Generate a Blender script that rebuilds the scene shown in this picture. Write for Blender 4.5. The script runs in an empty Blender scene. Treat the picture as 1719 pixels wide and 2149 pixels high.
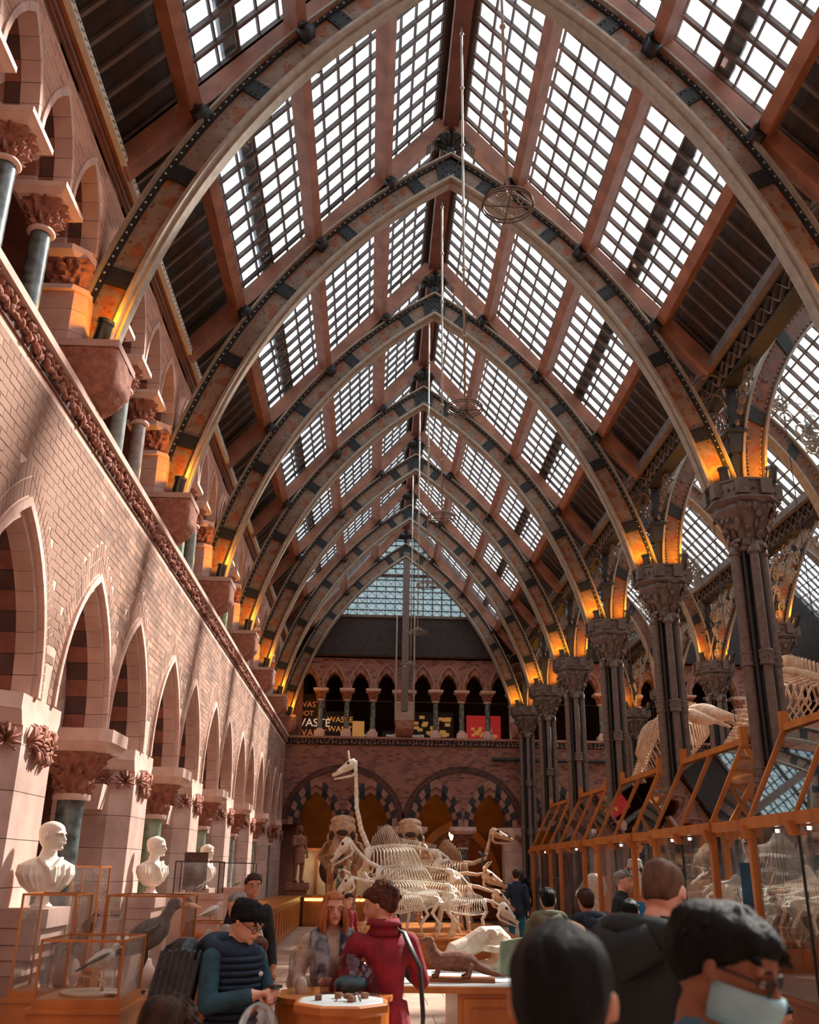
import bpy, bmesh, math, random
import mathutils
from mathutils import Vector, Matrix, noise
from math import sin, cos, pi, sqrt, atan2, acos, radians
random.seed(7)
S = bpy.context.scene
COL = S.collection
# ------------------------------------------------------------------ camera, sky, sun, exposure
cam_d = bpy.data.cameras.new('camera'); cam = bpy.data.objects.new('camera', cam_d); COL.objects.link(cam)
_r = Vector((0.99905587, -0.04139676, 0.01317874)); _u = Vector((-0.02702458, -0.35467037, 0.93460077)); _f = _r.cross(_u)
cam.matrix_world = Matrix(((_r.x, _u.x, _f.x, 0), (_r.y, _u.y, _f.y, 0), (_r.z, _u.z, _f.z, 1.8), (0, 0, 0, 1)))
cam_d.sensor_fit = 'VERTICAL'; cam_d.sensor_height = 36; cam_d.lens = 1969.54 / 2149 * 36
cam_d.clip_start = .05; cam_d.clip_end = 300
cam_d.dof.use_dof = True; cam_d.dof.focus_distance = 11.0; cam_d.dof.aperture_fstop = 2.8
S.camera = cam
W = bpy.data.worlds.new('sky'); S.world = W; W.use_nodes = True
_bg = W.node_tree.nodes['Background']; _bg.inputs[0].default_value = (.80, .93, 1.0, 1); _bg.inputs[1].default_value = 3.6
_sd = bpy.data.lights.new('sun', 'SUN'); _sd.energy = 27.0; _sd.angle = radians(3.5); _sd.color = (1, .90, .79)
sun = bpy.data.objects.new('sun', _sd); COL.objects.link(sun)
sun.rotation_euler = Vector((1, 1.0, 1.25)).to_track_quat('Z', 'Y').to_euler()
vs = S.view_settings; vs.view_transform = 'Standard'; vs.look = 'None'; vs.gamma = 1; vs.use_curve_mapping = False; vs.exposure = 0.0
S.cycles.use_denoising = True
S.cycles.max_bounces = 8; S.cycles.transparent_max_bounces = 24; S.cycles.diffuse_bounces = 4; S.cycles.glossy_bounces = 3
S.cycles.sample_clamp_indirect = 4.0; S.cycles.caustics_reflective = False; S.cycles.caustics_refractive = False

# ------------------------------------------------------------------ materials
def lin(c): return c / 12.92 if c <= .04045 else ((c + .055) / 1.055) ** 2.4
def rgb(r, g, b): return (lin(r / 255), lin(g / 255), lin(b / 255), 1)
MATS = {}
def mat(name, c, c2=None, scale=8, rough=.7, metal=0, island=0, bump=0, bscale=40, spec=.5, detail=4, stretch=None, objrand=0):
    m = bpy.data.materials.new(name); m.use_nodes = True; nt = m.node_tree; N = nt.nodes; L = nt.links
    p = N['Principled BSDF']; p.inputs['Roughness'].default_value = rough; p.inputs['Metallic'].default_value = metal
    p.inputs['Specular IOR Level'].default_value = spec
    col = None
    tc = N.new('ShaderNodeTexCoord'); vec = tc.outputs['Object']
    if stretch:
        mp = N.new('ShaderNodeMapping'); mp.inputs['Scale'].default_value = stretch; L.new(vec, mp.inputs['Vector']); vec = mp.outputs[0]
    if c2:
        n = N.new('ShaderNodeTexNoise'); n.inputs['Scale'].default_value = scale; n.inputs['Detail'].default_value = detail; L.new(vec, n.inputs['Vector'])
        r = N.new('ShaderNodeValToRGB'); r.color_ramp.elements[0].color = c; r.color_ramp.elements[1].color = c2
        r.color_ramp.elements[0].position = .35; r.color_ramp.elements[1].position = .65
        L.new(n.outputs['Fac'], r.inputs['Fac']); col = r.outputs['Color']
    else:
        rg = N.new('ShaderNodeRGB'); rg.outputs[0].default_value = c; col = rg.outputs[0]
    if island or objrand:
        g = N.new('ShaderNodeNewGeometry') if island else N.new('ShaderNodeObjectInfo'); k = island or objrand
        h = N.new('ShaderNodeHueSaturation'); mr = N.new('ShaderNodeMapRange')
        mr.inputs['To Min'].default_value = 1 - k; mr.inputs['To Max'].default_value = 1 + k
        L.new(g.outputs['Random Per Island' if island else 'Random'], mr.inputs['Value']); L.new(mr.outputs[0], h.inputs['Value']); L.new(col, h.inputs['Color']); col = h.outputs[0]
    L.new(col, p.inputs['Base Color'])
    if bump:
        n2 = N.new('ShaderNodeTexNoise'); n2.inputs['Scale'].default_value = bscale; n2.inputs['Detail'].default_value = 5; L.new(vec, n2.inputs['Vector'])
        b = N.new('ShaderNodeBump'); b.inputs['Strength'].default_value = bump; b.inputs['Distance'].default_value = .02
        L.new(n2.outputs['Fac'], b.inputs['Height']); L.new(b.outputs[0], p.inputs['Normal'])
    MATS[name] = m; return m
def emit(name, c, s):
    m = bpy.data.materials.new(name); m.use_nodes = True; p = m.node_tree.nodes['Principled BSDF']
    p.inputs['Base Color'].default_value = c; p.inputs['Emission Color'].default_value = c; p.inputs['Emission Strength'].default_value = s
    MATS[name] = m; return m
def glass(name, tint=(.95, .98, 1, 1), dirt=.1, dirtcol=(.8, .85, .9, 1), gloss=.08, rough=.03, scale=3.):
    """thin pane: mostly see-through, a film of dirt that scatters light, a clear-coat reflection"""
    m = bpy.data.materials.new(name); m.use_nodes = True; nt = m.node_tree; N = nt.nodes; L = nt.links
    N.remove(N['Principled BSDF']); out = N['Material Output']
    tr = N.new('ShaderNodeBsdfTransparent'); tr.inputs[0].default_value = tint
    tl = N.new('ShaderNodeBsdfTranslucent'); tl.inputs[0].default_value = dirtcol
    df = N.new('ShaderNodeBsdfDiffuse'); df.inputs[0].default_value = dirtcol
    gl = N.new('ShaderNodeBsdfGlossy'); gl.inputs['Roughness'].default_value = rough
    a = N.new('ShaderNodeMixShader'); a.inputs[0].default_value = .35; L.new(tl.outputs[0], a.inputs[1]); L.new(df.outputs[0], a.inputs[2])
    tc = N.new('ShaderNodeTexCoord'); n = N.new('ShaderNodeTexNoise'); n.inputs['Scale'].default_value = scale; n.inputs['Detail'].default_value = 6; n.inputs['Distortion'].default_value = 2
    g = N.new('ShaderNodeNewGeometry'); L.new(g.outputs['Position'], n.inputs['Vector'])
    mr = N.new('ShaderNodeMapRange'); mr.inputs['From Min'].default_value = .4; mr.inputs['From Max'].default_value = .75; mr.inputs['To Min'].default_value = dirt * .3; mr.inputs['To Max'].default_value = dirt * 2.2
    L.new(n.outputs['Fac'], mr.inputs['Value'])
    b = N.new('ShaderNodeMixShader'); L.new(mr.outputs[0], b.inputs[0]); L.new(tr.outputs[0], b.inputs[1]); L.new(a.outputs[0], b.inputs[2])
    fr = N.new('ShaderNodeFresnel'); fr.inputs[0].default_value = 1.45
    mm = N.new('ShaderNodeMath'); mm.operation = 'MULTIPLY'; mm.inputs[1].default_value = gloss * 10; mm.use_clamp = True; L.new(fr.outputs[0], mm.inputs[0])
    c = N.new('ShaderNodeMixShader'); L.new(mm.outputs[0], c.inputs[0]); L.new(b.outputs[0], c.inputs[1]); L.new(gl.outputs[0], c.inputs[2])
    L.new(c.outputs[0], out.inputs[0]); MATS[name] = m; return m
mat('pink_stone', rgb(206, 172, 158), rgb(188, 152, 138), 3, .85, bump=.15, bscale=30, objrand=.07)
mat('pink_plain', rgb(198, 162, 148), rgb(180, 144, 130), 2.5, .85, bump=.12, bscale=30)
mat('pale_stone', rgb(218, 184, 168), rgb(202, 164, 148), 4, .8, bump=.1)
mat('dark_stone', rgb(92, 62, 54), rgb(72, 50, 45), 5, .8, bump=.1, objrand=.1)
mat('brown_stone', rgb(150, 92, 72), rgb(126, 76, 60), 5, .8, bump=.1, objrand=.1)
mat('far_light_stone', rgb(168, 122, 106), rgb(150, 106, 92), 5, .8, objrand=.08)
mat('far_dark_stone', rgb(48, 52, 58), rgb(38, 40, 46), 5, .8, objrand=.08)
mat('carved_stone', rgb(176, 118, 98), rgb(140, 90, 74), 14, .9, bump=.5, bscale=60)
mat('mortar', rgb(226, 190, 170), rgb(206, 168, 150), 6, .9)
mat('brick', rgb(162, 122, 102), rgb(130, 94, 78), 1.6, .9, island=.34, bump=.2, bscale=60)
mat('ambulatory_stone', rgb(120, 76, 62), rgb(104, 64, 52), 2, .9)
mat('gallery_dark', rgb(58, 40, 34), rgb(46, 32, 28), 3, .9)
mat('ochre_wall', rgb(150, 92, 40), rgb(128, 76, 32), 2, .9)
mat('iron', rgb(112, 94, 84), rgb(92, 76, 68), 10, .5, .25)
mat('iron_dark', rgb(44, 44, 44), rgb(34, 34, 36), 10, .55, .3)
mat('iron_pale', rgb(160, 144, 126), rgb(140, 124, 108), 8, .5, .1)
mat('rivet_steel', rgb(150, 150, 146), None, rough=.4, metal=.4)
mat('timber', rgb(156, 102, 78), rgb(124, 78, 58), 3, .6, stretch=(1, 1, 1), bump=.1)
mat('timber_red', rgb(118, 72, 58), rgb(94, 56, 46), 3, .6)
mat('rafter_wood', rgb(112, 98, 92), rgb(88, 76, 72), 4, .7)
mat('board_wood', rgb(56, 42, 37), rgb(36, 29, 27), 5, .8, stretch=(1, 1, 1))
mat('plate_wood', rgb(150, 88, 50), rgb(120, 68, 38), 3, .6)
mat('strip_white', rgb(205, 195, 178), rgb(188, 176, 158), 8, .7)
mat('black', rgb(14, 14, 15), None, rough=.6)
mat('oak', rgb(196, 118, 52), rgb(166, 92, 36), 3, .35, stretch=(1, 1, .25), detail=6)
mat('oak_dark', rgb(150, 80, 30), rgb(120, 62, 22), 3, .4, stretch=(1, 1, .25))
mat('flagstone', rgb(190, 160, 142), rgb(172, 142, 124), 3, .45, objrand=.12)
mat('flag_bed', rgb(120, 98, 86), rgb(108, 88, 78), 3, .8, island=.1)
mat('lamp_metal', rgb(80, 84, 84), None, rough=.3, metal=.8)
emit('lamp_glow', (1, .62, .25, 1), 14)
glass('roof_glass', dirt=.13, gloss=.05)
glass('gable_glass', (.30, .34, .35, 1), dirt=.22, dirtcol=(.5, .55, .56, 1), gloss=.05, scale=5)
glass('case_glass', (.99, .99, .99, 1), dirt=.015, gloss=.045, rough=.01)
def painted_web(name, base, blob):
    m = mat(name, base, None, rough=.6, metal=.1); nt = m.node_tree; N = nt.nodes; L = nt.links; p = N['Principled BSDF']
    uv = N.new('ShaderNodeUVMap'); uv.uv_map = 'UVMap'
    v = N.new('ShaderNodeTexVoronoi'); v.inputs['Scale'].default_value = 4.2; L.new(uv.outputs[0], v.inputs['Vector'])
    r = N.new('ShaderNodeValToRGB'); r.color_ramp.elements[0].position = .34; r.color_ramp.elements[1].position = .44
    r.color_ramp.elements[0].color = blob; r.color_ramp.elements[1].color = base; L.new(v.outputs['Distance'], r.inputs[0])
    v2 = N.new('ShaderNodeTexVoronoi'); v2.inputs['Scale'].default_value = 11; L.new(uv.outputs[0], v2.inputs['Vector'])
    r2 = N.new('ShaderNodeValToRGB'); e = r2.color_ramp.elements; e[0].position = .12; e[0].color = (0, 0, 0, 1); e[1].position = .15; e[1].color = (1, 1, 1, 1)
    e2 = r2.color_ramp.elements.new(.24); e2.color = (1, 1, 1, 1); e3 = r2.color_ramp.elements.new(.27); e3.color = (0, 0, 0, 1); L.new(v2.outputs['Distance'], r2.inputs[0])
    mx = N.new('ShaderNodeMix'); mx.data_type = 'RGBA'; L.new(r2.outputs[0], mx.inputs[0]); L.new(r.outputs[0], mx.inputs[6]); mx.inputs[7].default_value = [x * .62 for x in blob[:3]] + [1]
    nz = N.new('ShaderNodeTexNoise'); nz.inputs['Scale'].default_value = 7; nz.inputs['Detail'].default_value = 6; L.new(uv.outputs[0], nz.inputs['Vector'])
    mx2 = N.new('ShaderNodeMix'); mx2.data_type = 'RGBA'; mx2.blend_type = 'MULTIPLY'; mx2.inputs[0].default_value = .6; L.new(mx.outputs[2], mx2.inputs[6])
    r4 = N.new('ShaderNodeValToRGB'); r4.color_ramp.elements[0].position = .3; r4.color_ramp.elements[0].color = (.45, .42, .4, 1); r4.color_ramp.elements[1].position = .6; L.new(nz.outputs['Fac'], r4.inputs[0]); L.new(r4.outputs[0], mx2.inputs[7])
    L.new(mx2.outputs[2], p.inputs['Base Color'])
painted_web('painted_web', rgb(140, 118, 100), rgb(150, 92, 62))
painted_web('painted_web_red', rgb(124, 90, 74), rgb(140, 84, 62))
def brick_tex(name, c1, c2, mort, bias=0, bw=.24, rh=.085):
    m = mat(name, c1, None, rough=.9); nt = m.node_tree; N = nt.nodes; L = nt.links; p = N['Principled BSDF']
    tc = N.new('ShaderNodeTexCoord'); mp = N.new('ShaderNodeMapping'); mp.inputs['Rotation'].default_value = (-pi / 2, 0, 0); L.new(tc.outputs['Object'], mp.inputs[0])
    b = N.new('ShaderNodeTexBrick'); b.inputs['Color1'].default_value = c1; b.inputs['Color2'].default_value = c2; b.inputs['Mortar'].default_value = mort
    b.inputs['Scale'].default_value = 1; b.inputs['Brick Width'].default_value = bw; b.inputs['Row Height'].default_value = rh; b.inputs['Mortar Size'].default_value = .006
    L.new(mp.outputs[0], b.inputs['Vector']); col = b.outputs['Color']
    b.inputs['Bias'].default_value = bias
    L.new(col, p.inputs['Base Color'])
brick_tex('far_brick', rgb(150, 100, 86), rgb(44, 32, 30), rgb(150, 110, 96), -.35, .2, .09)
brick_tex('upper_brick', rgb(190, 138, 116), rgb(160, 110, 90), rgb(205, 160, 140))

# ------------------------------------------------------------------ mesh builder
class MB:
    def __init__(s): s.v = []; s.f = []; s.m = []; s.mi = 0
    def add(s, vs, fs):
        o = len(s.v); s.v += [tuple(v) for v in vs]; s.f += [tuple(i + o for i in f) for f in fs]; s.m += [s.mi] * len(fs); return s
    def hexa(s, p):   # 8 points: bottom 4 ccw, top 4 ccw
        return s.add(p, [(0, 3, 2, 1), (4, 5, 6, 7), (0, 1, 5, 4), (1, 2, 6, 5), (2, 3, 7, 6), (3, 0, 4, 7)])
    def box(s, x0, x1, y0, y1, z0, z1):
        return s.hexa([(x0, y0, z0), (x1, y0, z0), (x1, y1, z0), (x0, y1, z0), (x0, y0, z1), (x1, y0, z1), (x1, y1, z1), (x0, y1, z1)])
    def frus(s, x0, x1, y0, y1, z0, X0, X1, Y0, Y1, z1):
        return s.hexa([(x0, y0, z0), (x1, y0, z0), (x1, y1, z0), (x0, y1, z0), (X0, Y0, z1), (X1, Y0, z1), (X1, Y1, z1), (X0, Y1, z1)])
    def beam(s, p, q, w, h, up=(0, 0, 1)):   # box from p to q, w across, h along up
        p = Vector(p); q = Vector(q); d = (q - p).normalized(); a = d.cross(Vector(up)).normalized() * (w / 2); b = a.cross(d).normalized() * (h / 2)
        return s.hexa([p - a - b, p + a - b, q + a - b, q - a - b, p - a + b, p + a + b, q + a + b, q - a + b])
    def loft(s, rings, cap=True, closed=True):
        n = len(rings[0]); o = len(s.v); fs = []
        for k in range(len(rings) - 1):
            for i in range(n if closed else n - 1):
                j = (i + 1) % n; fs.append((k * n + i, k * n + j, (k + 1) * n + j, (k + 1) * n + i))
        if cap: fs.append(tuple(reversed(range(n)))); fs.append(tuple((len(rings) - 1) * n + i for i in range(n)))
        return s.add([p for r in rings for p in r], fs)
    def tube(s, pts, r, n=8, cap=True, flat=1.):
        pts = [Vector(p) for p in pts]; rs = r if isinstance(r, (list, tuple)) else [r] * len(pts); rings = []; prev = None
        for k, p in enumerate(pts):
            d = (pts[min(k + 1, len(pts) - 1)] - pts[max(k - 1, 0)]).normalized()
            if prev is None:
                a = d.cross(Vector((0, 0, 1)) if abs(d.z) < .9 else Vector((0, 1, 0))).normalized()
            else: a = (prev - d * prev.dot(d)).normalized()
            prev = a; b = d.cross(a)
            rings.append([p + (a * cos(2 * pi * i / n) + b * flat * sin(2 * pi * i / n)) * rs[k] for i in range(n)])
        return s.loft(rings, cap)
    def lathe(s, prof, n=16, c=(0, 0, 0), cap=True, sx=1, sy=1, a0=0):
        return s.loft([[(c[0] + sx * r * cos(a0 + 2 * pi * i / n), c[1] + sy * r * sin(a0 + 2 * pi * i / n), c[2] + z) for i in range(n)] for r, z in prof], cap)
    def ball(s, c, r, n=8, m=5, R=None):
        r = (r, r, r) if not isinstance(r, (tuple, list)) else r; rings = []
        for k in range(m + 1):
            t = pi * (k + .0) / m; t = max(.08, min(pi - .08, t))
            ring = [Vector((r[0] * sin(t) * cos(2 * pi * i / n), r[1] * sin(t) * sin(2 * pi * i / n), -r[2] * cos(t))) for i in range(n)]
            if R: ring = [R @ p for p in ring]
            rings.append([p + Vector(c) for p in ring])
        return s.loft(rings)
    def prism(s, poly, y0, y1):   # polygon in xz, extruded in y
        n = len(poly); return s.add([(x, y0, z) for x, z in poly] + [(x, y1, z) for x, z in poly],
            [tuple(range(n)), tuple(reversed(range(n, 2 * n)))] + [(i, n + i, n + (i + 1) % n, (i + 1) % n) for i in range(n)])
    def mesh(s, name, mats, smooth=False):
        me = bpy.data.meshes.new(name); me.from_pydata(s.v, [], s.f)
        for m in ([mats] if isinstance(mats, str) else mats): me.materials.append(MATS[m])
        if s.mi or any(s.m): me.polygons.foreach_set('material_index', s.m)
        if smooth: me.polygons.foreach_set('use_smooth', [True] * len(s.f))
        return me
    def obj(s, name, mats, parent=None, smooth=False, **kw): return mk(name, s.mesh(name, mats, smooth), parent, **kw)
def fixn(me):
    bm = bmesh.new(); bm.from_mesh(me); bmesh.ops.recalc_face_normals(bm, faces=bm.faces); bm.to_mesh(me); bm.free(); return me
def mk(name, me, parent=None, loc=None, rot=None, kind=None, label=None, cat=None, group=None):
    o = bpy.data.objects.new(name, me); COL.objects.link(o)
    if parent: o.parent = parent
    if loc is not None: o.location = loc
    if rot is not None: o.rotation_euler = rot
    if kind: o['kind'] = kind
    if label: o['label'] = label
    if cat: o['category'] = cat
    if group: o['group'] = group
    return o
def thing(name, label, cat, loc=(0, 0, 0), rz=0, group=None, kind=None): return mk(name, None, None, loc, (0, 0, rz), kind, label, cat, group)
ORD = 'first second third fourth fifth sixth seventh eighth ninth tenth eleventh twelfth thirteenth fourteenth fifteenth sixteenth seventeenth eighteenth nineteenth twentieth'.split()
ORD += ['twenty-' + w for w in ORD[:9]] + ['thirtieth'] + ['thirty-' + w for w in ORD[:9]]
def sm(me, ang=40):
    me.polygons.foreach_set('use_smooth', [True] * len(me.polygons))
    try: me.set_sharp_from_angle(angle=radians(ang))
    except Exception: pass
    return me
# ------------------------------------------------------------------ dimensions
B = 4.3; XC = 1.13; XW = -3.1; YF = 35.1; Y0 = 9.06
def YA(i): return Y0 + B * i
HALF = 4.25; ROOF0 = 14.32; SL = 1.17; CS = sqrt(1 + SL * SL)
def roof_z(x): return ROOF0 - SL * abs(x - XC)

# ------------------------------------------------------------------ floor
floor = MB(); floor.box(-8, 24, -6, 40, -.2, -.012)
floor = floor.obj('floor', 'flag_bed', kind='structure')
flag = MB().box(-.295, .295, -.445, .445, -.03, .0).mesh('flagstone', 'flagstone')
st = MB(); n_f = 0
rows = [(x, y) for y in [k * .9 for k in range(-3, 39)] for x in [(-7.5 + .6 * j + (.3 if int(round(y / .9)) % 2 else 0)) for j in range(50)]]
rows.sort(key=lambda p: (not (-1.9 < p[0] < 2.2 and 7.5 < p[1] < 33), abs(p[0] - .2) * .6 + abs(p[1] - 18) * .4))
for x, y in rows:
    if n_f < 300: mk('flagstone', flag, floor, (x, y, 0)); n_f += 1
    else: st.box(x - .295, x + .295, y - .445, y + .445, -.02, 0)
st.obj('flagstones_beyond', 'flagstone', floor, kind='stuff')

# ------------------------------------------------------------------ pointed arches
def parc(a, h):
    e = (h * h - a * a) / (2 * a); R = a + e; return e, R, acos(e / R)
def ppt(a, h, zs, u, sgn):   # u 0 at springing .. 1 at the crown
    e, R, T = parc(a, h); t = T * u; return (sgn * (-e + R * cos(t)), zs + R * sin(t))
_vc = {}
def arch_ring(parent, key, zs, a, h, A, H, d0, d1, n, mats, name='voussoir', loc=(0, 0, 0), gap=.004):
    for sg in (-1, 1):
        for i in range(n):
            k = (key, sg, i)
            if k not in _vc:
                ee = gap / (H + A); u0 = i / n + ee; u1 = (i + 1) / n - (ee if i < n - 1 else 0)
                pin = [ppt(a, h, zs, u, sg) for u in (u0, u1)]; po = [ppt(A, H, zs, u, sg) for u in (u0, u1)]
                q = [pin[0], po[0], po[1], pin[1]]
                if sg < 0: q = q[::-1]
                v = [(x, d0, z) for x, z in q] + [(x, d1, z) for x, z in q]
                b = MB().add(v, [(0, 1, 2, 3), (7, 6, 5, 4), (0, 4, 5, 1), (1, 5, 6, 2), (2, 6, 7, 3), (3, 7, 4, 0)])
                _vc[k] = fixn(b.mesh(name, mats[i % len(mats)]))
            mk(name, _vc[k], parent, loc)
def spandrel(mb, xs, x0, x1, zs, zt, y, A, H, n=10):
    """wall sheet from springing zs to zt between x0 and x1 with arches (half-span A, rise H) cut at centres xs"""
    edges = []
    for c in xs:
        pts = [(c + ppt(A, H, zs, k / n, -1)[0], ppt(A, H, zs, k / n, -1)[1]) for k in range(n + 1)]
        pts += [(c + ppt(A, H, zs, k / n, 1)[0], ppt(A, H, zs, k / n, 1)[1]) for k in range(n - 1, -1, -1)]
        edges.append(pts)
    cur = x0
    for pts in edges:
        if pts[0][0] > cur + 1e-4: mb.add([(cur, y, zs), (pts[0][0], y, zs), (pts[0][0], y, zt), (cur, y, zt)], [(0, 1, 2, 3)])
        for (xa, za), (xb, zb) in zip(pts, pts[1:]): mb.add([(xa, y, za), (xb, y, zb), (xb, y, zt), (xa, y, zt)], [(0, 1, 2, 3)])
        cur = pts[-1][0]
    if x1 > cur + 1e-4: mb.add([(cur, y, zs), (x1, y, zs), (x1, y, zt), (cur, y, zt)], [(0, 1, 2, 3)])
GZ = 3.22; LEDZ = 6.0; UZ = 8.08; TOPZ = 9.25        # ground springing, ledge underside, gallery springing, wall head
GA, GH, GAo, GHo = .62, 1.10, .97, 1.63               # ground arch inside and outside
GC = (1.18, 3.12); UX = (.68, 1.66, 2.64, 3.62); UCOL = (1.17, 2.15, 3.13)
UA, UH, UAo, UHo = .33, .62, .47, .98
UD = .1                                               # the gallery arcade stands back this much

# ------------------------------------------------------------------ shared stone meshes
def octa(w, d, c):   # plan of a pier: half-width w, depth 0..d, front corners chamfered by c
    return [(-w + c, 0), (w - c, 0), (w, c), (w, d), (-w, d), (-w, c)]
def stack(plan0, z0, plan1, z1, mb=None):
    mb = mb or MB(); n = len(plan0)
    return mb.loft([[(x, y, z0) for x, y in plan0], [(x, y, z1) for x, y in plan1]])
def leafy(prof, n=28, lumps=.05, freq=9, seed=0, sq=0, sx=1, sy=1):
    """a bell of carved foliage: lathe pushed in and out by noise, squared towards the top"""
    rings = []
    m = len(prof)
    for k, (r, z) in enumerate(prof):
        ring = []
        for i in range(n):
            a = 2 * pi * i / n
            f = (1 / max(abs(cos(a)), abs(sin(a)))) ** (sq * k / (m - 1))
            nz = noise.noise((cos(a) * freq * .5 + seed, sin(a) * freq * .5, z * freq)) + .7 * abs(sin(a * 5 + (k // 3) * .8)) - .3
            rr = r * f + lumps * nz * (1 if 0 < k < m - 1 else 0)
            ring.append((sx * rr * cos(a), sy * rr * sin(a), z))
        rings.append(ring)
    return MB().loft(rings)
def bell(r0, r1, z0, z1, m=12): return [(r0 + (r1 - r0) * (k / m) ** 2.0, z0 + (z1 - z0) * k / m) for k in range(m + 1)]
PIER_B = [fixn(stack(octa(.66, .95, .24), .42 + k * .395, octa(.66, .95, .24), .42 + (k + 1) * .395 - .006).mesh('stone_block', 'pink_stone')) for k in range(6)]
_m = stack(octa(.80, 1.05, .26), 0, octa(.80, 1.05, .26), .26); stack(octa(.80, 1.05, .26), .26, octa(.66, .95, .24), .42, _m); PIER_BASE = fixn(_m.mesh('plinth', 'pink_plain'))
_m = stack(octa(.66, .95, .24), 2.79, octa(.7, .99, .26), 2.95); stack(octa(.74, 1.0, .27), 2.95, octa(.88, 1.1, .34), 3.08, _m); stack(octa(.90, 1.12, .35), 3.08, octa(.90, 1.12, .35), 3.22, _m); PIER_CAP = fixn(_m.mesh('moulded_cap', 'pale_stone'))
def fan(m, c, n, size, nrm, spin=0, spread=1.1):
    """a carved leaf: finger lobes fanning out from c over the surface whose outward normal is nrm"""
    nrm = Vector(nrm).normalized(); t = nrm.cross(Vector((0, 0, 1))).normalized(); up = t.cross(nrm)
    for k in range(n):
        a = spin + spread * (2 * k / (n - 1) - 1); d = t * sin(a) + up * cos(a); L = size * (1 - .25 * abs(2 * k / (n - 1) - 1))
        p = Vector(c); m.tube([p, p + d * L * .45 + nrm * .05 * size / .2, p + d * L * .85 + nrm * .06 * size / .2, p + d * L + nrm * .02], [.012 * size / .2, .03 * size / .2, .026 * size / .2, .006], 5, flat=.6)
_m = MB()
for sx_, sp in ((-.28, -.9), (.02, .2), (.3, .9), (-.1, -2.2), (.2, 2.4)): fan(_m, (sx_, .0, 2.82), 6, .21, (0, -1, 0), sp)
for sg in (-1, 1):
    for q in range(3): fan(_m, (sg * .55, .11, 2.8), 5, .17, (sg * .7, -.7, 0), (q - 1) * 1.1)
    for q in range(4): fan(_m, (sg * .66, .34 + .1 * q, 2.84), 5, .18, (sg, 0, 0), (q - 1.5) * 1.1)
PIER_LEAF = _m.mesh('carved_leaves', 'carved_stone', True)
CORB = fixn(MB().frus(-.12, .12, .3, .5, 2.45, -.17, .17, .25, .5, 2.75).mesh('corbel', 'pale_stone'))
for nm, c, c2 in (('marble_dark', (66, 70, 68), (112, 124, 122)), ('marble_green', (120, 138, 112), (160, 172, 150)), ('marble_grey', (150, 150, 142), (120, 124, 118)), ('marble_rose', (158, 140, 130), (128, 112, 104))):
    mat(nm, rgb(*c), rgb(*c2), 9, .25, detail=7)
MARB = ['marble_green', 'marble_grey', 'marble_rose', 'marble_dark']
def shaft(r, z0, z1, m, n=20): return sm(MB().lathe([(r, z0), (r * .97, z1)], n).mesh('shaft', m), 30)
G_SHAFT = {m: shaft(.15, .5, 2.5, m) for m in MARB}
_m = MB().lathe([(.34, 0), (.34, .22), (.28, .3), (.26, .38), (.22, .42), (.2, .5)], 12); G_BASE = sm(fixn(_m.mesh('base', 'pink_plain')), 40)
G_BELL = sm(leafy(bell(.17, .36, 2.52, 3.0, 18), 48, .085, 15, 3).mesh('carved_capital', 'carved_stone'), 60)
_m = MB().lathe([(.2, 2.47), (.21, 2.5), (.2, 2.54)], 20); G_NECK = sm(_m.mesh('neck_ring', 'pale_stone'), 60)
def slab8(w, d, c, z0, z1, w2=None):
    w2 = w2 or w; p = lambda w, d: [(-w + c, -d), (w - c, -d), (w, -d + c), (w, d - c), (w - c, d), (-w + c, d), (-w, d - c), (-w, -d + c)]
    return stack(p(w, d), z0, p(w2, d + w2 - w), z1)
_m = slab8(.4, .4, .12, 2.98, 3.08, .46); _m.mi = 0
stack([(-.47, -.35), (-.35, -.47), (.35, -.47), (.47, -.35), (.47, .35), (.35, .47), (-.35, .47), (-.47, .35)], 3.08, [(-.47, -.35), (-.35, -.47), (.35, -.47), (.47, -.35), (.47, .35), (.35, .47), (-.35, .47), (-.47, .35)], 3.22, _m)
G_ABAC = fixn(_m.mesh('abacus', 'pale_stone'))
# gallery pieces
U_SHAFT = {m: shaft(.1, 6.62, 7.66, m, 16) for m in MARB}
_m = MB().box(-.19, .19, -.19, .19, 6.3, 6.5); _m.lathe([(.17, 6.5), (.17, 6.53), (.12, 6.57), (.12, 6.62)], 16); U_BASE = _m.mesh('base', 'pale_stone')
U_BELL = sm(leafy(bell(.11, .20, 7.68, 7.98, 14), 40, .075, 20, 9, sq=.6).mesh('carved_capital', 'carved_stone'), 60)
_m = MB().lathe([(.125, 7.64), (.14, 7.66), (.125, 7.69)], 16); U_NECK = _m.mesh('neck_ring', 'pale_stone', True)
_m = MB().frus(-.22, .22, -.22, .22, 7.97, -.27, .27, -.27, .27, 8.02); _m.box(-.28, .28, -.28, .28, 8.02, 8.08); U_ABAC = _m.mesh('abacus', 'pale_stone')
UP_B = [fixn(stack(octa(.33, .5, .12), 6.3 + k * .26, octa(.33, .5, .12), 6.3 + (k + 1) * .26 - .005).mesh('stone_block', 'pink_stone')) for k in range(5)]
UP_BELL = sm(leafy(bell(.40, .46, 7.62, 7.96, 14), 56, .08, 20, 4, sq=.85, sx=.82, sy=.6).mesh('carved_capital', 'carved_stone'), 60)
_m = stack(octa(.38, .56, .14), 7.56, octa(.36, .54, .13), 7.63); UP_NECK = fixn(_m.mesh('neck_ring', 'pale_stone'))
_m = stack(octa(.40, .58, .15), 7.95, octa(.46, .62, .17), 8.01); stack(octa(.46, .62, .17), 8.01, octa(.46, .62, .17), 8.08, _m); UP_ABAC = fixn(_m.mesh('abacus', 'pale_stone'))
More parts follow.
